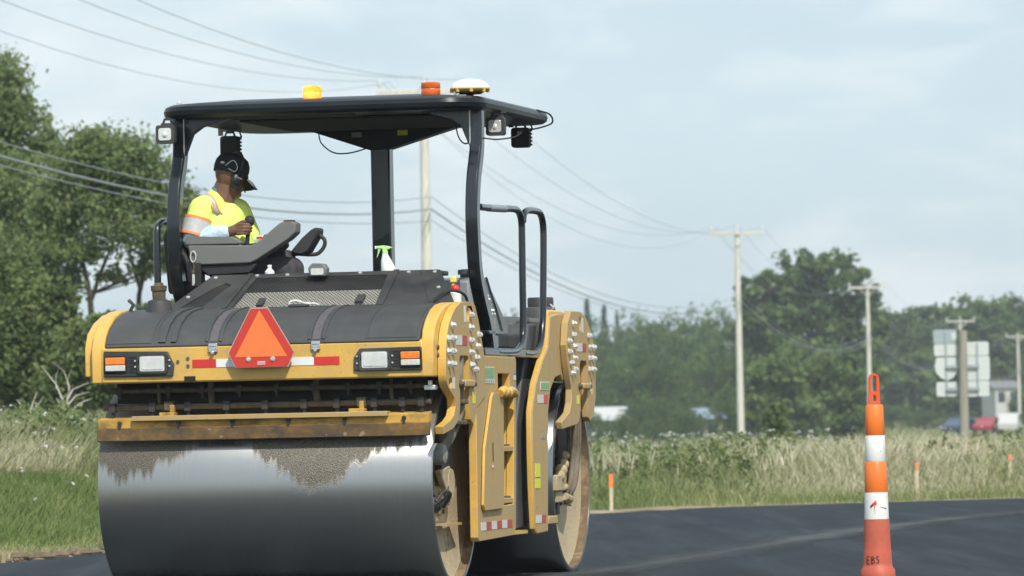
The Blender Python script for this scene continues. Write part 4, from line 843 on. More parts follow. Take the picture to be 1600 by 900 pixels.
part('scraper_rail', MB().box(-.845, .80, -.69, -.60, 1.078, 1.110), 'yellow_dusty', sc_, .004)
part('scraper_blade', MB().prism([(-.632, .95), (-.66, .955), (-.668, 1.035), (-.64, 1.04)], -1.08, 1.06, 'X'), 'rusty_blade', sc_, .003)
for x in (-.93, -.55, -.2, .16, .52, .9): part('scraper_bolt', MB().lathe([(.014, -.672), (.014, -.654)], (x, 0, 1.066), 'Y', 8).box(x - .007, x + .007, -.672, -.66, 1.03, 1.06), 'dark_metal', sc_)
part('shade_panel', MB().box(-1.0, 1.0, -.46, -.44, 1.19, 1.34), 'interior_black')  # black panel added so the gap above the drum looks shaded
part('zinc_fitting', MB().box(1.03, 1.10, -.66, -.58, 1.235, 1.265).box(1.05, 1.075, -.64, -.60, 1.26, 1.295), 'zinc', bevel=.004)

# ---- platform, cowls and tanks behind
part('platform', MB().box(-1.0, 1.12, .70, 2.72, 1.458, 1.512), 'rops_black', bevel=.01)
cw = part('side_cowl', MB().prism([(1.03, 1.955), (1.15, 1.975), (1.60, 1.985), (1.66, 1.93), (2.36, 1.60), (2.30, 1.55), (1.0, 1.52)], .70, .95, 'X'), 'panel_grey', bevel=.015)
part('cowl_edge', MB().tube([(.955, 1.52, 1.98), (.955, 1.9, 1.70), (.955, 2.05, 1.56)], .008, 8), 'chrome', cw)
for y, z in ((1.55, 1.86), (1.60, 1.84), (1.72, 1.77), (1.75, 1.745)): part('bolt', MB().lathe([(.012, .945), (.010, .962)], (0, y, z), 'X', 8), 'zinc', cw)
part('filler_neck', MB().lathe([(.035, 1.93), (.035, 2.0), (.05, 2.0), (.05, 2.03), (.02, 2.035)], (.86, 1.32, 0), 'Z', 18), 'black_plastic', cw)
part('clamp_plate', MB().box(1.0, 1.115, .86, 1.30, 1.60, 1.625).box(1.05, 1.10, 1.0, 1.2, 1.51, 1.60), 'rops_black', bevel=.006)
part('platform_box', MB().box(.3, 1.03, 1.25, 2.55, 1.512, 1.62), 'dark_metal', bevel=.02)
wt = part('water_tank', MB().prism([(2.45, 1.45), (2.45, 1.70), (2.55, 1.745), (3.9, 1.745), (4.0, 1.6), (4.0, 1.45)], -.95, .93, 'X'), 'tank_grey', bevel=.03)
part('tank_neck', MB().lathe([(.105, 1.70), (.105, 1.80), (.10, 1.825), (.08, 1.835)], (.85, 3.70, 0), 'Z', 28), 'tank_grey', wt)
part('tank_cap', MB().lathe([(.085, 1.83), (.09, 1.835), (.09, 1.885), (.085, 1.895), (.001, 1.895)], (.85, 3.70, 0), 'Z', 28), 'black_plastic', wt)
part('tank_cord', MB().tube(smooth_path([(.93, 3.62, 1.79), (.96, 3.60, 1.82), (.94, 3.60, 1.845)]), .005, 6), 'white_cord', wt)
part('grey_beam', MB().prism([(2.37, 1.69), (2.62, 1.69), (2.25, 1.05), (2.19, .33), (1.88, .33), (1.94, 1.03)], .80, 1.05, 'X'), 'beam_grey', bevel=.01)
# ---- far frame
fl = part('rear_leg', MB().prism([(2.62, 1.742), (2.54, 1.534), (2.35, 1.442), (2.12, 1.283), (1.99, 1.096), (1.98, .88), (1.99, .605), (2.03, .32), (2.06, .285), (2.42, .295), (2.50, 1.10), (2.58, 1.24), (2.74, 1.325), (2.92, 1.345), (3.0, 1.30), (3.10, 1.40), (3.16, 1.765), (2.9, 1.765)], 1.10, 1.145, 'X'), 'yellow_dusty', bevel=.01)
part('rear_leg_face', MB().prism([(2.60, 1.745), (2.52, 1.538), (2.33, 1.446), (2.10, 1.287), (1.965, 1.10), (1.955, .88), (1.965, .605), (2.005, .32), (2.028, .32), (1.988, .605), (1.978, .88), (1.988, 1.096), (2.118, 1.283), (2.348, 1.442), (2.538, 1.534), (2.618, 1.742)], 1.105, 1.140, 'X'), 'yellow', fl, .005)
fb = part('rear_band', MB().prism([(2.70, 1.55), (2.74, 1.76), (2.82, 1.79), (3.2, 1.79), (3.5, 1.77), (3.5, 1.5), (2.9, 1.5)], 1.05, 1.099, 'X'), 'yellow', bevel=.012)
fp = [(3.08, 1.785), (3.40, 1.785), (3.58, 1.745), (3.74, 1.66), (3.84, 1.55), (3.88, 1.42), (3.86, 1.20), (3.78, 1.08), (3.66, 1.03), (3.585, 1.06), (3.575, 1.14), (3.575, 1.42), (3.55, 1.445), (3.36, 1.445), (3.335, 1.42), (3.335, 1.12), (3.28, 1.03), (3.20, 1.01), (2.72, .98), (2.70, 1.03), (2.95, 1.09), (3.03, 1.16), (3.05, 1.25), (2.95, 1.40), (2.90, 1.55), (2.95, 1.70)]
fpl = part('bolt_plate', MB().prism(fp, 1.148, 1.195, 'X', [ov(3.37, 1.70, .035, .05), ov(3.73, 1.27, .03, .05)]), 'yellow_dusty', bevel=.006)
FB = [(3.121, 1.698), (3.114, 1.621), (2.965, 1.576), (3.144, 1.544), (2.968, 1.503), (3.136, 1.462), (3.019, 1.43), (3.147, 1.385), (3.06, 1.361), (3.633, 1.62), (3.672, 1.542), (3.782, 1.543), (3.656, 1.465), (3.774, 1.466), (3.649, 1.388), (3.766, 1.389)]
for i, (y, z) in enumerate(FB): inst('plate_bolt', stud, fpl, (1.195, y, z), (.4 * i, 0, 0), 1.15)
part('hole_back', MB().box(1.12, 1.146, 3.28, 3.46, 1.63, 1.77), 'yellow', fpl)
part('hole_label', MB().box(1.194, 1.1975, 3.42, 3.47, 1.64, 1.74), 'decal_white', fpl); part('hole_label', MB().box(1.194, 1.1975, 3.66, 3.70, 1.24, 1.30), 'decal_white', fpl)
tape(3.24, 3.42, 1.51, 1.567, 'white_dusty', 1.195, fpl); tape(3.42, 3.55, 1.51, 1.567, 'red_dusty', 1.195, fpl)
part('slot_clamp', MB().box(1.19, 1.225, 3.33, 3.56, 1.25, 1.295), 'yellow_dusty', fpl, .012)
for y in (3.29, 3.61): part('clamp_bolt', MB().lathe([(.024, 1.193), (.024, 1.205)], (0, y, 1.272), 'X', 14).lathe([(.016, 1.2), (.016, 1.22)], (0, y, 1.272), 'X', 6), 'grimy_pipe', fpl)
part('slot_wall', MB().box(1.03, 1.147, 3.54, 3.60, 1.10, 1.45), 'yellow', fpl)
part('warning_label', MB().box(1.194, 1.1975, 3.21, 3.29, 1.15, 1.21), 'decal_yellow', fpl)
gl_ = part('green_label', MB().box(1.143, 1.148, 2.25, 2.54, 1.243, 1.30), 'decal_white', fl); part('label_field', MB().box(1.146, 1.1495, 2.265, 2.525, 1.25, 1.294), 'decal_green', gl_)
tape(2.165, 2.345, 1.157, 1.212, 'white_dusty', 1.145, fl); tape(2.347, 2.48, 1.157, 1.212, 'red_reflective', 1.145, fl)
for z0, z1 in ((.665, .755), (.59, .655)): part('warning_label', MB().box(1.143, 1.1485, 2.03, 2.19, z0, z1), 'decal_yellow', fl)
tape(2.03, 2.21, .36, .413, 'white_dusty', 1.145, fl); tape(2.212, 2.34, .36, .413, 'red_dusty', 1.145, fl)
part('step_block', MB().box(1.07, 1.15, 2.43, 2.72, .345, .40), 'yellow_dusty', fl, .008)
part('print_label', MB().box(1.143, 1.1485, 2.25, 2.37, .92, .945), 'decal_grey', fl)
part('frame_side', MB().prism([(2.1, 1.45), (1.97, 1.1), (1.97, .3), (2.42, .29), (2.5, 1.1), (2.8, 1.35), (3.8, 1.2), (3.85, 1.5), (3.5, 1.78), (2.4, 1.75)], -1.16, -1.10, 'X'), 'yellow', bevel=.008)
part('rear_body', MB().box(-1.0, 1.0, 2.9, 3.95, 1.32, 1.47), 'interior_black')

# ---- roll-over canopy
cx0, cx1, cy0, cy1 = -1.0, 1.15, .50, 2.90
def outline(k, r): return rrect(cx0 + k, cx1 - k, cy0 + k, cy1 - k, r, 8)
o0 = outline(.03, .25); o1 = outline(.004, .28); o2 = outline(0, .28); o3 = outline(.012, .27); o4 = outline(.05, .25); o5 = outline(.40, .12); rings = [(o0, 3.040), (o1, 3.058), (o2, 3.085), (o3, 3.112), (o4, 3.130), (o5, 3.165)]
V = []; Fc = []; n_ = len(o0)
for lp, z in rings: V += [(x, y, z) for x, y in lp]
for i in range(len(rings) - 1):
    for k in range(n_): Fc.append((i * n_ + k, i * n_ + (k + 1) % n_, (i + 1) * n_ + (k + 1) % n_, (i + 1) * n_ + k))
Fc.append(tuple(range(n_ - 1, -1, -1))); Fc.append(tuple((len(rings) - 1) * n_ + k for k in range(n_)))
cano = part('canopy', MB().add(V, Fc), 'canopy_black', smooth=30)
for y in (.66, .86): part('headliner_trim', MB().box(-.60, .30, y, y + .018, 3.030, 3.041), 'headliner', cano)
part('headliner_panel', MB().box(-.55, .75, .95, 2.4, 3.022, 3.039), 'interior_black', cano, .01)
part('edge_cable', MB().tube(smooth_path([(1.13, 2.4, 3.12), (1.17, 2.62, 3.10), (1.16, 2.74, 3.05), (1.08, 2.74, 3.02), (.98, 2.70, 3.0)]), .006, 6), 'rubber', cano)
for x, y in ((-.86, .62), (.95, 1.0)): part('canopy_bolt', MB().lathe([(.018, 3.12), (.018, 3.14), (.01, 3.15)], (x, y, 0), 'Z', 10), 'zinc', cano)
# posts: box section following a bent side profile
pp = [(3.05, .80), (2.82, .785), (2.70, .73), (2.60, .67), (2.45, .625), (2.30, .615), (2.02, .66), (1.85, .78), (1.70, .93), (1.55, 1.02), (1.46, 1.04)]
pc = smooth_path([(0, y, z) for z, y in pp], 5)
def post(x0, x1, sgn):
    o_ = []; i_ = []
    for k, q in enumerate(pc):
        t = (pc[min(k + 1, len(pc) - 1)] - pc[max(k - 1, 0)]).normalized(); nn = Vector((0, -t.z, t.y)); w = .05
        o_.append((q.y - nn.y * w, q.z - nn.z * w)); i_.append((q.y + nn.y * w, q.z + nn.z * w))
    p_ = part('canopy_post', MB().prism(o_ + i_[::-1], x0, x1, 'X'), 'rops_black', bevel=.012, smooth=40)
    xi = x1 if sgn > 0 else x0; g = [(xi - .02 * sgn, 3.045), (xi + .34 * sgn, 3.045), (xi + .12 * sgn, 2.985), (xi + .055 * sgn, 2.94), (xi - .005 * sgn, 2.79), (xi - .02 * sgn, 2.79)]
    part('post_gusset', MB().prism(g, .742, .80, 'Y'), 'rops_black', p_, .005)
    part('weld_seam', MB().tube([(xi - .004 * sgn, .741, 3.04), (xi - .004 * sgn, .741, 2.80)], .004, 6), 'zinc', p_)
post(-.945, -.862, 1); post(1.035, 1.115, -1)
rp_ = part('rear_post', MB().box(-.078, .055, 2.62, 2.74, 1.5, 3.03), 'rops_black', bevel=.012)
part('rear_fairing', MB().prism([(-.80, 3.045), (-.49, 3.035), (-.077, 2.895), (.053, 2.90), (.537, 3.04), (.80, 3.045)], 2.60, 2.75, 'Y'), 'canopy_black', rp_, .006)
part('fairing_label', MB().box(.12, .19, 2.594, 2.602, 2.99, 3.025), 'decal_yellow', rp_); part('fairing_label', MB().box(-.20, -.13, 2.594, 2.602, 2.985, 3.02), 'decal_grey', rp_)
part('post_cable', MB().tube(smooth_path([(-.42, 2.55, 3.03), (-.40, 2.55, 2.95), (-.32, 2.56, 2.885), (-.22, 2.57, 2.878), (-.12, 2.58, 2.90), (-.08, 2.60, 2.92)]), .005, 6), 'rubber', rp_)
part('post_cable', MB().tube(smooth_path([(.86, .80, 3.04), (.92, .80, 3.0), (.95, .79, 2.88), (.99, .78, 2.83), (1.04, .76, 2.835)]), .005, 6), 'rubber')
part('lamp_cable', MB().tube(smooth_path([(1.12, .80, 2.86), (1.14, 1.1, 2.865), (1.13, 1.7, 2.91), (1.05, 2.3, 2.98), (.97, 2.6, 3.0)]), .005, 6), 'rubber')
def work_light(c, lens, name='work_light'):
    x, y, z = c; T = Matrix.Translation(c)
    w = part(name, MB().prism(rrect(-.062, .062, -.06, .06, .018), -.05, .01, 'Y').prism(rrect(-.048, .048, -.046, .046, .015), .01, .06, 'Y').box(-.04, .04, .0, .045, .058, .075).xf(T), 'black_plastic', bevel=.005)
    part('lamp_bracket', MB().tube([(-.03, .02, .07), (-.02, .02, .10), (.02, .02, .10), (.03, .02, .07)], .009, 8).box(-.012, .012, .01, .035, .095, 3.045 - z).box(.02, .06, .0, .02, .085, .10).xf(T), 'black_plastic', w)
    if lens:
        part('lamp_lens', MB().prism(rrect(-.042, .042, -.040, .040, .016), -.056, -.048, 'Y').xf(T), 'lens_clear', w, .003)
        part('lamp_bulb', MB().ball((0, -.054, -.004), (.018, .01, .02), 12, 8).xf(T), 'lens_clear', w)
work_light((-.935, .58, 2.935), True); work_light((1.11, 1.22, 2.955), True)
def rear_light(c):
    T = Matrix.Translation(c); fins = MB().prism(rrect(-.062, .062, -.07, .065, .02), -.05, .02, 'Y')
    for i in range(5): fins.box(-.058, .066, .0, .045, -.055 + i * .024, -.042 + i * .024)
    w = part('rear_light', fins.xf(T), 'interior_black', bevel=.004)
    part('lamp_bracket', MB().tube([(-.04, 0, .06), (-.03, 0, .09), (.02, 0, .09), (.03, 0, .06)], .008, 8).box(-.01, .012, -.01, .012, .085, 3.05 - c[2]).tube([(.03, 0, .03), (.075, 0, .06), (.06, 0, .10), (-.06, 0, .105)], .008, 8).box(-.085, -.055, -.01, .01, .07, .12).xf(T), 'black_plastic', w)
rear_light((-1.0, 2.42, 2.945)); rear_light((.955, 2.70, 2.955))
part('rear_light_label', MB().box(.935, .97, 2.647, 2.651, 2.975, 2.995), 'decal_grey')
# beacons and satellite receiver
for x, m in ((-.015, 'beacon_lit'), (.773, 'beacon_off')):
    b_ = part('beacon', MB().lathe([(.060, 3.145), (.063, 3.16), (.063, 3.185), (.060, 3.19), (.063, 3.195), (.062, 3.226), (.052, 3.232), (.001, 3.233)], (x, .80, 0), 'Z', 32), m)
    part('beacon_base', MB().lathe([(.07, 3.11), (.07, 3.145), (.06, 3.15)], (x, .80, 0), 'Z', 24), 'black_plastic', b_)
gps = part('satellite_receiver', MB().lathe([(.125, 3.185), (.122, 3.20), (.105, 3.223), (.07, 3.240), (.03, 3.247), (.001, 3.248)], (1.02, .85, 0), 'Z', 40), 'gps_white')
part('receiver_base', MB().lathe([(.128, 3.188), (.128, 3.180), (.115, 3.166), (.085, 3.160), (.06, 3.155), (.001, 3.154)], (1.02, .85, 0), 'Z', 40), 'gps_yellow', gps)
part('receiver_mount', MB().lathe([(.025, 3.10), (.025, 3.158)], (1.02, .85, 0), 'Z', 14).lathe([(.08, 3.15), (.06, 3.158)], (1.02, .85, 0), 'Z', 20), 'black_plastic', gps)
for k in range(8): a = k * pi / 4 + .3; part('receiver_lug', MB().lathe([(.012, 3.160), (.012, 3.186)], (1.02 + .118 * cos(a), .85 + .118 * sin(a), 0), 'Z', 10), 'gps_yellow', gps)
part('receiver_connector', MB().lathe([(.008, 3.125), (.010, 3.165)], (.94, .77, 0), 'Z', 10), 'zinc', gps)
# ---- grab rails
def rail(pts, n=6): return part('grab_rail', MB().tube(smooth_path(pts, n), .023, 14), 'rops_black')
r1_ = rail([(1.10, .70, 2.415), (1.10, 1.2, 2.42), (1.10, 1.70, 2.435), (1.10, 1.88, 2.425), (1.10, 1.97, 2.37), (1.10, 1.98, 2.25), (1.10, 1.97, 1.95), (1.10, 1.96, 1.66), (1.10, 1.90, 1.56), (1.10, 1.76, 1.505), (1.10, 1.5, 1.49), (1.10, 1.15, 1.487)])
part('rail_tape', MB().tube([(1.10, .98, 2.417), (1.10, 1.46, 2.427)], .0245, 14), 'decal_grey', r1_)
rail([(1.10, 2.02, 2.36), (1.10, 2.06, 2.415), (1.10, 2.18, 2.44), (1.10, 2.45, 2.445), (1.10, 2.58, 2.43), (1.10, 2.66, 2.36), (1.10, 2.66, 2.2), (1.10, 2.62, 1.9), (1.10, 2.58, 1.68), (1.10, 2.46, 1.53), (1.10, 2.25, 1.487), (1.10, 1.95, 1.485)])
rail([(-1.02, .62, 1.5), (-1.02, .60, 1.9), (-1.02, .60, 2.28), (-1.02, .66, 2.36), (-1.02, .80, 2.38), (-1.02, 1.1, 2.38)])
# ---- seat and controls
st = part('seat', MB().prism(rrect(.70, 1.15, 1.86, 1.99, .05), -.88, -.34, 'X'), 'seat_black', bevel=.03)
part('seat_back', MB().prism([(-.99, 1.90), (-.86, 1.92), (-.87, 2.28), (-.91, 2.37), (-.98, 2.37), (-1.02, 2.28)], .72, 1.14, 'Y'), 'seat_black', st, .03)
part('seat_base', MB().box(-.78, -.42, .78, 1.08, 1.512, 1.87), 'seat_black', st, .02)
part('seat_bracket', MB().box(-.80, -.73, .60, .70, 1.95, 2.10).tube([(-.90, .68, 2.22), (-.82, .64, 2.10), (-.80, .64, 1.98)], .025, 8), 'seat_black', st)
cs = part('control_console', MB().prism([(-.815, 2.215), (-.79, 2.085), (-.40, 2.09), (-.365, 2.105), (-.14, 2.24), (-.095, 2.28), (-.092, 2.34), (-.115, 2.352), (-.175, 2.352), (-.205, 2.34), (-.36, 2.215), (-.40, 2.205)], .60, .74, 'Y'), 'console_grey', bevel=.012)
part('arm_pad', MB().prism([(-.84, 2.215), (-.83, 2.275), (-.52, 2.262), (-.46, 2.232), (-.46, 2.213)], .605, .735, 'Y'), 'console_grey', cs, .015)
part('console_underside', MB().prism([(-.78, 2.083), (-.70, 2.02), (-.40, 2.03), (-.36, 2.09)], .62, .72, 'Y'), 'seat_black', cs, .01)
part('console_switch', MB().box(-.18, -.12, .63, .71, 2.35, 2.362), 'interior_black', cs, .003)
part('red_button', MB().lathe([(.022, 2.25), (.022, 2.262), (.015, 2.266)], (-.385, .80, 0), 'Z', 14), 'red_plastic', cs)
part('far_console', MB().prism([(-.5, 2.10), (-.5, 2.22), (-.33, 2.23), (-.22, 2.29), (-.2, 2.2), (-.3, 2.1)], .78, .86, 'Y'), 'seat_black', cs, .01)
part('joystick', MB().tube([(-.445, .70, 2.20), (-.435, .70, 2.31)], .014, 10).ball((-.425, .70, 2.365), (.034, .032, .036), 16, 10), 'seat_black', cs)
mo = part('monitor', MB().prism([(-.21, 2.170), (-.195, 2.160), (-.13, 2.150), (-.10, 2.165), (-.03, 2.275), (-.025, 2.31), (-.04, 2.322), (-.075, 2.305), (-.14, 2.25)], .92, 1.08, 'Y'), 'black_plastic', bevel=.008)
part('monitor_arm', MB().tube(smooth_path([(-.05, 1.0, 2.28), (-.005, 1.0, 2.245), (-.005, 1.0, 2.20), (-.045, 1.0, 2.155), (-.10, 1.0, 2.147), (-.20, 1.0, 2.152), (-.225, 1.0, 2.12), (-.225, 1.0, 2.05)]), .013, 10), 'black_plastic', mo)
part('steering_column', MB().lathe([(.10, 1.52), (.09, 2.02), (.085, 2.06), (.09, 2.10), (.075, 2.125), (.07, 2.17), (.03, 2.18)], (-.27, .98, 0), 'Z', 24), 'black_plastic', mo)

# ================================================================ OPERATOR (same machine space, a thing of its own)
def capsule(b, p0, r0, p1, r1, seg=14, sq=1.0):
    p0, p1 = Vector(p0), Vector(p1); d = (p1 - p0); n = d.normalized(); P = []; R = []
    for a in (85, 60, 30): P.append(p0 - n * r0 * sin(radians(a))); R.append(r0 * cos(radians(a)))
    for t in (0, .5, 1): P.append(p0 + d * t); R.append(r0 + (r1 - r0) * t)
    for a in (30, 60, 85): P.append(p1 + n * r1 * sin(radians(a))); R.append(r1 * cos(radians(a)))
    b.tube(P, R, seg); return b
def fuse(name, b, m, parent, voxel=.006, it=4):      # one continuous skin over the shapes
    me = b.mesh(name, m); o = bpy.data.objects.new(name, me); col.objects.link(o)
    r = o.modifiers.new('r', 'REMESH'); r.mode = 'VOXEL'; r.voxel_size = voxel; r.use_smooth_shade = True
    s = o.modifiers.new('s', 'SMOOTH'); s.iterations = it; s.factor = .5
    dg = bpy.context.evaluated_depsgraph_get(); m2_ = bpy.data.meshes.new_from_object(o.evaluated_get(dg)); o.modifiers.clear(); o.data = m2_
    if not m2_.materials: m2_.materials.append(MATS[m])
    m2_.polygons.foreach_set('use_smooth', [True] * len(m2_.polygons)); o.parent = parent; return o
PE = empty('person', MO, -YAW)
tag(PE, 'person in yellow high visibility shirt, black cap and headset sitting at the roller controls', 'person')
hc = Vector((-.60, .90, 2.672))                        # head centre
def head_frame(): return Matrix.Translation(hc) @ Matrix.Scale(1.08, 4) @ Matrix.Rotation(radians(44), 4, 'Z') @ Matrix.Rotation(radians(17), 4, 'Y')
HF = head_frame()
hb = MB(); hb.ball((-.005, 0, .02), (.098, .076, .105), 20, 14).ball((.03, 0, -.06), (.062, .056, .07), 16, 10).ball((.075, 0, -.095), (.026, .03, .022), 12, 8)
hb.ball((.098, 0, -.025), (.020, .013, .024), 10, 8).ball((.086, 0, -.066), (.018, .026, .012), 10, 8)            # nose, lips
for s in (-1, 1): hb.ball((.0, s * .078, -.02), (.022, .010, .032), 10, 8)
for s in (-1, 1): hb.ball((.082, s * .032, .015), (.013, .016, .009), 10, 8)
hb.xf(HF)
body_ = MB(); body_.v = list(hb.v); body_.f = list(hb.f)
capsule(body_, (-.665, .90, 2.49), .082, (-.632, .90, 2.61), .072)
body_.ball((-.675, .91, 2.26), (.19, .165, .24), 20, 14)
sh = Vector((-.755, .735, 2.455)); el = Vector((-.80, .695, 2.270)); wr = Vector((-.565, .69, 2.298))
sh2 = Vector((-.60, 1.085, 2.45)); el2 = Vector((-.52, 1.13, 2.22)); wr2 = Vector((-.40, 1.04, 2.262))
capsule(body_, sh, .058, el, .046); capsule(body_, el, .044, wr, .029); capsule(body_, sh2, .058, el2, .046); capsule(body_, el2, .044, wr2, .029)
for y in (.83, .98):
    capsule(body_, (-.62, y, 2.06), .08, (-.24, y, 2.06), .06); capsule(body_, (-.24, y, 2.06), .055, (-.20, y, 1.64), .04); capsule(body_, (-.22, y, 1.56), .04, (-.06, y, 1.545), .033)
# right hand closed round the joystick knob
capsule(body_, wr, .032, (-.505, .688, 2.312), .036)
for i, (dz, ln) in enumerate(((.030, .074), (.010, .080), (-.010, .076), (-.029, .062))):
    k0 = Vector((-.495, .662, 2.312 + dz)); k1 = k0 + Vector((ln * .55, -.012, .002)); k2 = k1 + Vector((ln * .40, .020, -.002)); k3 = k2 + Vector((.008, .026, -.002))
    capsule(body_, k0, .0115, k1, .0108, 8); capsule(body_, k1, .0108, k2, .010, 8); capsule(body_, k2, .010, k3, .009, 8)
capsule(body_, (-.520, .70, 2.335), .015, (-.472, .688, 2.360), .0125, 8); capsule(body_, (-.472, .688, 2.360), .0125, (-.440, .680, 2.362), .010, 8)
# left hand resting on the far console
capsule(body_, wr2, .027, (-.345, 1.0, 2.255), .029)
for i in range(4):
    k0 = Vector((-.335, .972 + .018 * i, 2.262)); k1 = k0 + Vector((.038, -.006, -.004)); k2 = k1 + Vector((.026, -.004, -.014)); capsule(body_, k0, .010, k1, .0095, 8); capsule(body_, k1, .0095, k2, .008, 8)
capsule(body_, (-.36, .975, 2.255), .012, (-.325, .945, 2.252), .009, 8)
fuse('body', body_, 'skin', PE, .0045, 3)
# shirt with short sleeves
s_ = MB(); s_.ball((-.685, .905, 2.22), (.225, .195, .21), 24, 16).ball((-.70, .905, 2.36), (.195, .19, .165), 24, 16).ball((-.63, .92, 2.17), (.20, .175, .13), 20, 12)
s_.ball((-.72, .90, 2.44), (.14, .165, .10), 20, 12); capsule(s_, (-.70, .80, 2.475), .085, sh, .082); capsule(s_, (-.66, 1.0, 2.475), .085, sh2, .08)
capsule(s_, sh, .083, sh + (el - sh) * .78, .084); capsule(s_, sh2, .08, sh2 + (el2 - sh2) * .7, .08); capsule(s_, (-.71, .90, 2.48), .095, (-.685, .90, 2.525), .082)
s_.ball((-.515, .84, 2.17), (.06, .07, .07), 14, 10)
fuse('shirt', s_, 'hivis', PE, .007, 5)
def band(c0, c1, r0, r1, m, name, n=28, sq=(1, 1)):
    c0, c1 = Vector(c0), Vector(c1); b = MB().tube([c0, c1], [r0, r1], n, cap=False); return b.build(name, m, PE, smooth=60)
ax = (el - sh); e0 = sh + ax * .48
band(sh + ax * .40, sh + ax * .92, .0905, .0915, 'silver_tape', 'sleeve_stripe')
band(sh + ax * .34, sh + ax * .42, .0915, .0920, 'orange_trim', 'sleeve_trim'); band(sh + ax * .90, sh + ax * .98, .0925, .0925, 'orange_trim', 'sleeve_trim')
def ribbon(pts, w, side, m, name):
    P = smooth_path(pts, 8); b = MB(); V = []
    for i, q in enumerate(P): V += [q + Vector(side) * w / 2, q - Vector(side) * w / 2]
    b.add(V, [(2 * i, 2 * i + 1, 2 * i + 3, 2 * i + 2) for i in range(len(P) - 1)])
    o = b.build(name, m, PE, smooth=60); sh_ = o.modifiers.new('w', 'SHRINKWRAP'); sh_.target = [c for c in PE.children if c.name.startswith('shirt')][0]; sh_.offset = .005; sh_.wrap_method = 'NEAREST_SURFACEPOINT'
    t = o.modifiers.new('t', 'SOLIDIFY'); t.thickness = .004; t.offset = 0; return o
sd = (.85, .1, .4)
ribbon([(-.80, .80, 2.54), (-.73, .74, 2.545), (-.66, .71, 2.50), (-.625, .70, 2.43)], .040, (.75, .2, .55), 'silver_tape', 'shoulder_stripe')
ribbon([(-.785, .80, 2.56), (-.705, .74, 2.56), (-.635, .70, 2.505), (-.60, .70, 2.43)], .010, (.75, .2, .55), 'orange_trim', 'shoulder_trim')
ribbon([(-.82, .80, 2.52), (-.755, .73, 2.525), (-.69, .70, 2.485), (-.65, .70, 2.42)], .010, (.75, .2, .55), 'orange_trim', 'shoulder_trim')
ribbon([(-.90, .84, 2.30), (-.86, .76, 2.29), (-.78, .70, 2.28)], .05, (0, 0, 1), 'silver_tape', 'waist_stripe')
ribbon([(-.91, .84, 2.335), (-.87, .76, 2.325), (-.79, .70, 2.315)], .012, (0, 0, 1), 'orange_trim', 'waist_trim')
fuse('collar', capsule(MB(), (-.682, .90, 2.525), .080, (-.672, .90, 2.545), .076), 'blue_collar', PE, .006, 3)
u = MB(); capsule(u, sh + ax * .7, .076, el + Vector((0, 0, -.01)), .078); capsule(u, el + Vector((0, 0, -.01)), .076, wr - (wr - el).normalized() * .03, .052)
fuse('undershirt_sleeve', u, 'undershirt', PE, .006, 2); u = MB()
a2_ = el2 - sh2; capsule(u, sh2 + a2_ * .6, .06, el2, .056); capsule(u, el2, .054, wr2 - (wr2 - el2).normalized() * .03, .040)
fuse('undershirt_sleeve', u, 'undershirt', PE, .006, 3)
tr = MB()
for y in (.83, .98):
    capsule(tr, (-.64, y, 2.065), .105, (-.22, y, 2.055), .082); capsule(tr, (-.22, y, 2.055), .08, (-.19, y, 1.66), .058)
fuse('trousers', tr, 'trousers', PE, .008, 4)
for y in (.83, .98):
    bo = MB(); capsule(bo, (-.22, y, 1.575), .052, (-.06, y, 1.56), .044); bo.box(-.27, -.02, y - .045, y + .045, 1.513, 1.535)
    fuse('boot', bo, 'cap_black', PE, .007, 3)
# cap
cp = MB(); prof_c = [(.108, -.005), (.112, .03), (.108, .065), (.092, .095), (.06, .115), (.02, .122), (.001, .123)]
cp.lathe(prof_c, (0, 0, 0), 'Z', 28); cp.v = [(x * 1.0 - .004, y * .86, z + .012) for x, y, z in cp.v]
brim = []; nb_ = 12
for i in range(nb_ + 1):
    a = radians(-62 + 124 * i / nb_); brim.append((.075 * cos(a) + .03, .092 * sin(a), .015 - .02 * abs(sin(a)))); brim.append((.105 * cos(a) + .085, .088 * sin(a), -.018 - .03 * abs(sin(a))))
cp.add(brim + [(x, y, z - .006) for x, y, z in brim], [(2 * i, 2 * i + 1, 2 * i + 3, 2 * i + 2) for i in range(nb_)] + [(2 * i + 26, 2 * i + 28, 2 * i + 29, 2 * i + 27) for i in range(nb_)] + [(2 * i + 1, 2 * i + 27, 2 * i + 29, 2 * i + 3) for i in range(nb_)])
cp.xf(HF); cpo = cp.build('cap', 'cap_black', PE, smooth=50)
MB().tube([HF @ Vector(q) for q in smooth_path([(-.085, -.068, .035), (-.055, -.092, .075), (-.02, -.099, .045), (-.03, -.098, .012), (-.07, -.082, .02)], 5)], .0030, 6).build('cap_mark', 'cap_white', cpo)
MB().tube([HF @ Vector(q) for q in [(.075, -.080, -.004), (.115, -.085, -.022), (.165, -.055, -.038)]], [.006, .010, .004], 6).build('cap_mark', 'cap_white', cpo)
MB().ball((-.10, -.05, .05), (.012, .02, .008), 8, 6).xf(HF).build('cap_mark', 'cap_white', cpo)
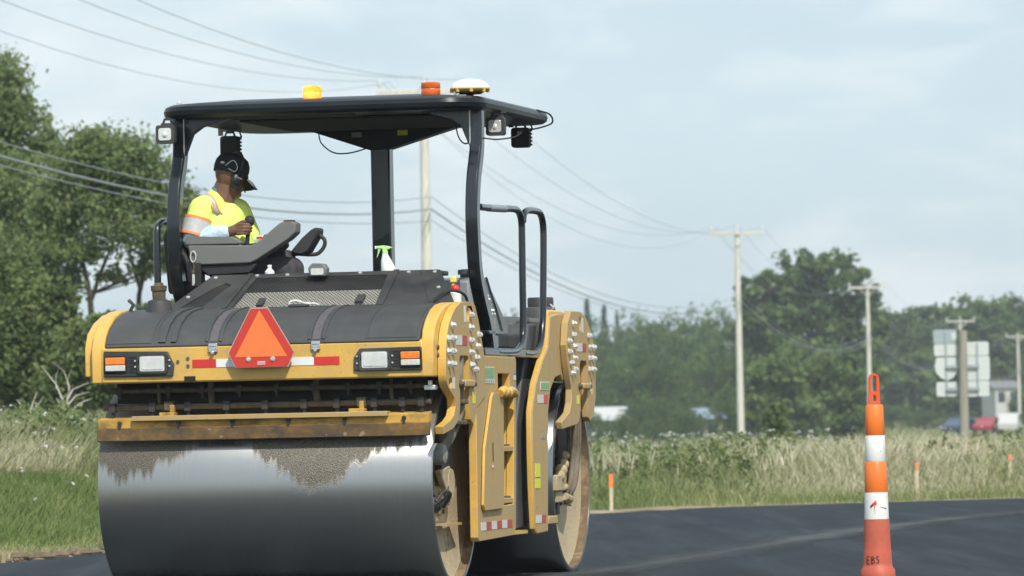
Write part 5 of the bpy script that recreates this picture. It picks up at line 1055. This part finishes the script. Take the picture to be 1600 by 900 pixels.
# headset
hs_ = MB().ball((.0, -.088, -.03), (.036, .024, .045), 16, 10).ball((.0, .088, -.03), (.036, .024, .045), 16, 10)
hs_.tube([Vector(q) for q in smooth_path([(.0, -.10, .0), (.0, -.112, .06), (.0, -.085, .12), (.0, 0, .148), (.0, .085, .12), (.0, .112, .06), (.0, .10, .0)], 5)], .008, 8)
hs_.tube([Vector(q) for q in smooth_path([(.01, -.108, -.045), (.06, -.09, -.07), (.10, -.045, -.075)], 5)], .005, 6); hs_.xf(HF); hso = hs_.build('headset', 'headset', PE)
MB().tube([HF @ Vector(q) for q in [(-.015, -.113, -.02), (.02, -.113, -.022)]], .003, 6).build('headset_mark', 'decal_grey', hso)
gl2 = MB().ball((.088, -.034, .010), (.010, .026, .018), 12, 8).ball((.088, .034, .010), (.010, .026, .018), 12, 8).tube([(.085, -.06, .012), (.0, -.08, .012)], .003, 6); gl2.xf(HF); gl2.build('glasses', 'headset', PE)

# ================================================================ SMALL THINGS ON THE ROLLER
def on_roller(name, label, cat, x, y, z): return tag(empty(name, MO + Matrix.Rotation(-YAW, 3, 'Z') @ Vector((x, y, z)), -YAW), label, cat)
sbt = on_roller('spray_bottle', 'white spray bottle with lime green trigger on the engine cowl', 'spray bottle', .53, .54, 2.006)
b = MB().lathe([(.045, 0), (.047, .01), (.046, .03), (.034, .075), (.02, .11), (.016, .125)], (0, 0, 0), 'Z', 24); b.v = [(x - z * .16 * (1 if z > .03 else 0), y, z) for x, y, z in b.v]; b.build('bottle', 'bottle_white', sbt)
MB().lathe([(.018, .115), (.018, .135), (.012, .14)], (-.018, 0, 0), 'Z', 16).prism([(-.075, .152), (-.075, .168), (-.03, .172), (.0, .168), (.032, .158), (.0, .145), (-.01, .13), (-.035, .13), (-.035, .15)], -.011, .011, 'Y').build('trigger_head', 'trigger_green', sbt, bevel=.004)
MB().prism([(-.064, .155), (-.045, .155), (-.055, .13), (-.068, .10), (-.075, .095), (-.066, .125)], -.006, .006, 'Y').build('trigger', 'trigger_green', sbt, bevel=.002)
MB().box(-.084, -.074, -.009, .009, .150, .170).build('nozzle', 'bottle_white', sbt, bevel=.002)
wb = on_roller('water_bottle', 'small clear plastic bottle with white cap behind the engine cowl', 'bottle', -.25, .52, 2.006)
MB().lathe([(.03, 0), (.032, .01), (.032, .022), (.012, .045), (.012, .05)], (0, 0, 0), 'Z', 20).build('bottle', 'clear_bottle', wb)
MB().lathe([(.014, .049), (.014, .066), (.001, .067)], (0, 0, 0), 'Z', 16).build('cap', 'bottle_white', wb)
rb = on_roller('fire_extinguisher', 'small red and yellow topped canister behind the right end of the cowl', 'canister', .985, .46, 1.79)
MB().lathe([(.04, 0), (.04, .07), (.02, .09)], (0, 0, 0), 'Z', 18).build('canister', 'bottle_white', rb)
MB().ball((0, 0, .095), (.030, .03, .030), 16, 10).build('red_knob', 'red_plastic', rb)
MB().lathe([(.012, .11), (.012, .14)], (-.012, 0, 0), 'Z', 12).box(-.03, .012, -.02, .02, .135, .175).build('yellow_cap', 'yellow_plastic', rb, bevel=.006)
cord = on_roller('cord_knot', 'short white cord lying on top of the hood behind the orange triangle', 'cord', .13, -.12, 1.80)
MB().tube(smooth_path([(-.085, 0, -.01), (-.085, 0, .012), (-.05, 0, .022), (-.01, 0, .012), (.03, 0, .0), (.07, .0, .003), (.105, 0, -.008)]), [.008] * 25 + [.006] * 24, 8).ball((.03, 0, .002), (.016, .012, .012), 10, 8).build('cord', 'white_cord', cord)
ky = on_roller('keyring', 'keys on a metal clip hanging beside the seat', 'keys', -.776, .585, 1.955)
MB().tube([Vector((.018 * sin(t), 0, .185 + .035 * cos(t))) for t in np.linspace(0, 2 * pi, 17)], .005, 6).build('clip', 'zinc', ky)
MB().tube([(0, 0, .15), (.005, 0, .12), (-.002, 0, .09)], .005, 6).ball((-.002, 0, .085), (.012, .006, .016), 10, 8).build('ring', 'grimy_pipe', ky)
MB().box(-.008, .004, -.003, .003, .0, .075).box(-.002, .010, -.006, -.003, .01, .07).build('key', 'zinc', ky)
hw = on_roller('hose_loop', 'thin black hose looped over the top of the right bolt plate', 'hose', 1.05, .0, 1.78)
MB().tube(smooth_path([(-.09, -.12, 0), (-.06, -.05, .05), (.0, .08, .085), (.05, .22, .06), (.06, .30, -.02)]), .009, 8).build('hose', 'rubber', hw)

# ================================================================ TRAFFIC CONE
cpos = at(1370, 905, 34.5); cr = tag(empty('traffic_cone', (2.063, 34.5, 0), radians(4)), 'tall orange and white striped channelizer cone with loop handle, standing on the road', 'traffic cone')
def cone_seg(name, prof, m): return MB().lathe(prof, (0, 0, 0), 'Z', 48).build(name, m, cr, smooth=40)
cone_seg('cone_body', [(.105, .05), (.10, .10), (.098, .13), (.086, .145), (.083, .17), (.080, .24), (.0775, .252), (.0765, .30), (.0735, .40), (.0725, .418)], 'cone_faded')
cone_seg('white_band', [(.0695, .419), (.0700, .425), (.0665, .570), (.066, .572)], 'cone_white')
cone_seg('orange_band', [(.0625, .5725), (.0655, .580), (.0620, .742), (.0585, .747)], 'cone_orange')
cone_seg('white_band', [(.0560, .748), (.0595, .756), (.0565, .893), (.054, .898)], 'cone_white')
cone_seg('orange_band', [(.0505, .899), (.0560, .908), (.0515, 1.065), (.046, 1.074), (.030, 1.076)], 'cone_orange')
outer_h = [(-.034, 1.07), (-.031, 1.14)] + [(x, z) for x, z in arc((0, 1.225), .029, 180, 0, 10)] + [(.031, 1.14), (.034, 1.07)]
hole_h = [(-.013, 1.15)] + arc((0, 1.225), .013, 180, 0, 8) + [(.013, 1.15)]
hole2 = [(-.011, 1.095), (-.008, 1.13), (.008, 1.13), (.011, 1.095)]
MB().prism(outer_h, -.016, .016, 'Y', [hole_h, hole2]).build('handle', 'cone_handle', cr, bevel=.006)
MB().prism(rrect(-.20, .20, -.20, .20, .05), 0, .045, 'Z').lathe([(.14, .04), (.115, .06), (.105, .065)], (0, 0, 0), 'Z', 32).build('base', 'rubber', cr, bevel=.01)
# tear in the lower white band and marker letters, wrapped on the cone
tp = MB()
def cone_r(z): return np.interp(z, [.135, .17, .25, .30, .418, .572], [.098, .084, .079, .0775, .0735, .0672])
def wrap(x, z, o=.0012): r = cone_r(z) + o; a = x / r; return (r * sin(a), -r * cos(a), z)
for tri_ in ([(-.045, .498), (-.026, .515), (-.012, .503)], [(-.030, .512), (-.010, .530), (-.012, .505)], [(-.022, .505), (-.016, .505), (-.019, .455)], [(-.022, .508), (-.006, .518), (-.008, .500)]): tp.add([wrap(x, z) for x, z in tri_], [(0, 1, 2)])
tp.build('tear', 'cone_handle', cr, smooth=0)
MB().add([wrap(x, z) for x, z in [(-.048, .494), (-.040, .485), (-.026, .500), (-.028, .506)]] + [wrap(x, z) for x, z in [(.012, .488), (.055, .476), (.056, .482), (.012, .490)]], [(0, 1, 2, 3), (4, 5, 6, 7)]).build('tear_shadow_edge', 'ink_and_tear_shadow', cr, smooth=0)  # black slivers draw the shadow along the tear
def stroke(pts, w=.0055):
    P = [Vector((x, z)) for x, z in pts]; o = []
    for i, q in enumerate(P):
        t = (P[min(i + 1, len(P) - 1)] - P[max(i - 1, 0)]).normalized(); nn = Vector((-t.y, t.x)) * w / 2; o += [wrap(*(q + nn)), wrap(*(q - nn))]
    return o, [(2 * i, 2 * i + 1, 2 * i + 3, 2 * i + 2) for i in range(len(P) - 1)]
letters = [[(-.078, .205), (-.077, .165)], [(-.078, .205), (-.060, .206)], [(-.077, .186), (-.063, .187)], [(-.077, .165), (-.060, .166)],
           [(-.047, .205), (-.046, .165)], [(-.047, .205), (-.034, .203), (-.031, .195), (-.046, .187)], [(-.046, .187), (-.031, .183), (-.028, .172), (-.046, .165)],
           [(-.002, .205), (-.014, .207), (-.018, .198), (-.010, .189), (-.003, .182), (-.006, .171), (-.018, .168)]]
lm = MB()
for s in letters: lm.add(*stroke(s))
lm.build('marker_letters', 'ink_and_tear_shadow', cr, smooth=0)

# ================================================================ UTILITY LINE
poles = [(-13.4, 50, 10.7), (-2.242, 159, 10.54), (10.255, 273, 10.47), (22.39, 379, 10.46), (37.56, 505, 10.52), (49.5, 590, 10.46)]
dirv = Vector((poles[3][0] - poles[1][0], poles[3][1] - poles[1][1], 0)).normalized(); side = Vector((1, .05, 0)).normalized()
PL = ['weathered wooden utility pole rising behind the roller canopy', 'tall pale wooden utility pole in the field right of the roller', 'wooden utility pole standing behind the traffic cone', 'wooden utility pole rising behind the sign post', 'wooden utility pole at the right picture edge']
for (x, y, h), lab_ in zip(poles[1:], PL):
    z0 = float(ground_z(x, y)); r = tag(empty('utility_pole', (x, y, z0)), lab_, 'utility pole', 'utility poles along the road'); H_ = h - z0
    MB().tube([(0, 0, -.5), (0, 0, H_ * .5), (0, 0, H_ - .25)], [.17, .145, .11], 12).build('shaft', 'pole_wood', r)
    MB().box(-1.22, 1.22, -.20, -.13, H_ - .44, H_ - .31).build('crossarm', 'pole_wood', r, bevel=.01)
    for sx in (-1, 1): MB().tube([(sx * .55, -.2, H_ - .42), (0, -.16, H_ - .95)], .025, 6).build('brace', 'pole_wood', r)
    for xx, zz in ((-1.15, H_ - .31), (1.15, H_ - .31), (0, H_ - .25)):
        MB().lathe([(.02, 0), (.02, .10), (.07, .11), (.075, .16), (.04, .19), (.065, .21), (.06, .25), (.02, .27)], (xx, -.165 if xx else 0, zz), 'Z', 12).build('insulator', 'insulator', r)
def cable(offx, dz, rad, lab_, sag):
    P = []
    allp = poles + [(70, 760, 10.4)]
    for i in range(len(allp) - 1):
        a, b_ = allp[i], allp[i + 1]; n = 22
        for k in range(n):
            t = k / n; P.append((a[0] + (b_[0] - a[0]) * t + offx, a[1] + (b_[1] - a[1]) * t - .17, a[2] + (b_[2] - a[2]) * t + dz - sag * 4 * t * (1 - t)))
    tag(MB().tube(P, rad, 5).build('power_line' if rad < .01 else 'telephone_cable', 'wire_dark'), lab_, 'cable', 'overhead cables')
cable(-1.15, -.06, .007, 'thin overhead wire on the left ends of the crossarms', 1.75)
cable(0, .02, .007, 'thin overhead wire along the very tops of the poles', 1.75)
cable(1.15, -.06, .007, 'thin overhead wire on the right ends of the crossarms', 1.75)
cable(-.9, -.10, .006, 'thin overhead wire sagging lowest of the upper wires', 2.35)
cable(.15, -3.15, .011, 'highest of the three lower overhead cables', 1.55)
cable(.15, -3.48, .022, 'thickest, middle one of the three lower overhead cables', 1.45)
cable(.15, -3.78, .011, 'lowest of the three lower overhead cables', 1.3)

# ================================================================ ROAD SIGNS seen from behind
sr = tag(empty('road_sign', (11.21, 150, float(ground_z(11.21, 150)))), 'wooden post carrying two columns of pale sign backs, near the right edge', 'road sign')
z0 = sr.location.z; T_ = lambda b: b.xf(Matrix.Translation((-11.21, -150, -z0)))
T_(MB().tube([(11.20, 150, z0 - .3), (11.215, 150, 3.42)], [.125, .10], 12)).build('post', 'post_wood', sr)
for k, (x0, x1, za, zb, m) in enumerate(((10.494, 11.077, 3.10, 3.461, 'sign_back_dark'), (10.502, 11.086, 2.80, 3.09, 'sign_back'), (10.545, 11.08, 1.79, 2.151, 'sign_back'), (11.269, 11.868, 2.80, 3.142, 'sign_back'), (11.278, 11.886, 2.18, 2.785, 'sign_back'), (11.312, 11.862, 1.774, 2.165, 'sign_back'))):
    T_(MB().prism(rrect(x0, x1, za, zb, .05), 150.2, 150.206, 'Y')).build('sign_panel', m, sr)
shd = [(10.56, 2.765), (11.06, 2.765), (11.10, 2.55), (11.06, 2.38), (10.96, 2.25), (10.81, 2.19), (10.67, 2.25), (10.55, 2.38), (10.51, 2.55)]
T_(MB().prism(shd, 150.2, 150.206, 'Y')).build('shield_panel', 'sign_back', sr)
T_(MB().box(10.78, 10.82, 150.16, 150.198, 1.82, 3.42)).build('upright', 'sign_back_dark', sr); T_(MB().box(11.56, 11.60, 150.16, 150.198, 1.80, 3.10)).build('upright', 'sign_back_dark', sr)
for z in (2.53, 1.97): T_(MB().box(10.78, 11.62, 150.11, 150.157, z - .035, z + .035)).build('cross_bracket', 'sign_back_dark', sr)
T_(MB().box(10.94, 11.05, 150.194, 150.199, 3.2, 3.38)).build('sticker', 'sign_back', sr)

# ================================================================ STAKES, SHEDS, CARS
for (x, y, zt, w), lab_ in zip(((1.20, 76, .46, .8), (5.42, 81.3, .50, .5), (6.84, 83.3, .58, .45)), ('wooden survey stake with orange flagging just right of the roller', 'wooden survey stake with orange top in the grass right of the cone', 'wooden survey stake with orange tip at the right picture edge')):
    s = tag(empty('survey_stake', (x, y, float(ground_z(x, y)))), lab_, 'survey stake', 'survey stakes along the road')
    h = zt - s.location.z; MB().prism([(-.022, -.1), (.022, -.1), (.022, h), (-.022, h)], -.01, .01, 'Y').build('stake', 'stake_wood', s)
    MB().box(-.03 * w, .03 * w, -.016, .016, h - .20 * w, h + .005).build('flagging', 'flag_orange', s)
def shed(name, label, px, D, w, hw, hr, mw, mr, dep=5.0, win=2, zoff=0.):
    p = at(px, 690, D); r = tag(empty(name, (p.x, D, float(ground_z(p.x, D)) + zoff), radians(12)), label, 'building')
    MB().box(-w / 2, w / 2, 0, dep, -1.5, hw).build('wall', mw, r)
    MB().prism([(-.3, hw), (dep + .3, hw), (dep / 2, hw + hr)], -w / 2 - .3, w / 2 + .3, 'X').build('roof', mr, r)
    for i in range(win):
        x = -w / 2 + w * (i + .5) / win; MB().box(x - .35, x + .35, -.05, -.003, hw * .45, hw * .85).build('window', 'window_dark', r)
    MB().box(-w * .08, w * .08 + .3, -.04, -.002, 0, hw * .7).build('door', 'house_tan', r)
shed('white_shed', 'low white shed half hidden by bushes just right of the roller', 957, 432, 2.7, 1.9, 1.0, 'house_tan', 'house_white', zoff=.2)
shed('blue_roof_shed', 'low shed with blue grey roof left of the second pole', 1114, 432, 1.5, 1.9, .8, 'house_tan', 'roof_blue', 4, 1, zoff=.2)
shed('white_house', 'white house glimpsed through the trees right of the sign panels', 1576, 618, 2.6, 2.6, .8, 'house_white', 'roof_grey', 5, 2, zoff=.8)
def car(label, px, D, m, rz, van=False):
    p = at(px, 690, D); r = tag(empty('parked_car', (p.x, D, float(ground_z(p.x, D))), radians(rz)), label, 'car', 'cars parked beyond the field')
    body = [(-2.1, .35), (-2.15, .75), (-1.9, .95), (-1.2, 1.0), (-.6, 1.45), (1.0, 1.5), (1.7, 1.0), (2.1, .95), (2.15, .4)] if not van else [(-2.1, .35), (-2.15, .95), (-1.6, 1.15), (-1.1, 1.8), (2.0, 1.85), (2.1, 1.0), (2.1, .4)]
    MB().prism(body, -.85, .85, 'Y').build('body', m, r, bevel=.08)
    g = [(-1.05, 1.02), (-.55, 1.38), (.95, 1.42), (1.5, 1.02)] if not van else [(-1.2, 1.2), (-.95, 1.65), (1.8, 1.7), (1.8, 1.2)]
    MB().prism(g, -.862, .862, 'Y').build('window', 'window_dark', r)
    for x in (-1.35, 1.35):
        for y in (-.78, .78): MB().lathe([(.32, -.1), (.32, .1)], (x, y, .32), 'Y', 18).build('wheel', 'rubber', r)
car('red parked car beyond the field under the right hand trees', 1545, 520, 'car_red', 70); car('dark blue parked car beyond the field left of the sign post', 1500, 520, 'car_blue', 60); car('white parked van at the far right beyond the field', 1578, 520, 'car_white', 80, True)
car('white parked car seen just over the grass left of the cone', 1342, 440, 'car_white', 75)

# ================================================================ HAZE
hz = MB().box(-330, 430, -70, 1540, -2, 40).build('haze', 'window_dark', smooth=0)
m = bpy.data.materials.new('haze'); m.use_nodes = True; n = m.node_tree.nodes; n.clear(); o = n.new('ShaderNodeOutputMaterial'); v = n.new('ShaderNodeVolumePrincipled')
v.inputs['Color'].default_value = (.92, .96, 1, 1); v.inputs['Density'].default_value = HAZE; v.inputs['Anisotropy'].default_value = .2
m.node_tree.links.new(v.outputs[0], o.inputs['Volume']); hz.data.materials[0] = m; tag(hz, 'thin summer haze hanging over the fields', 'haze', kind='stuff')
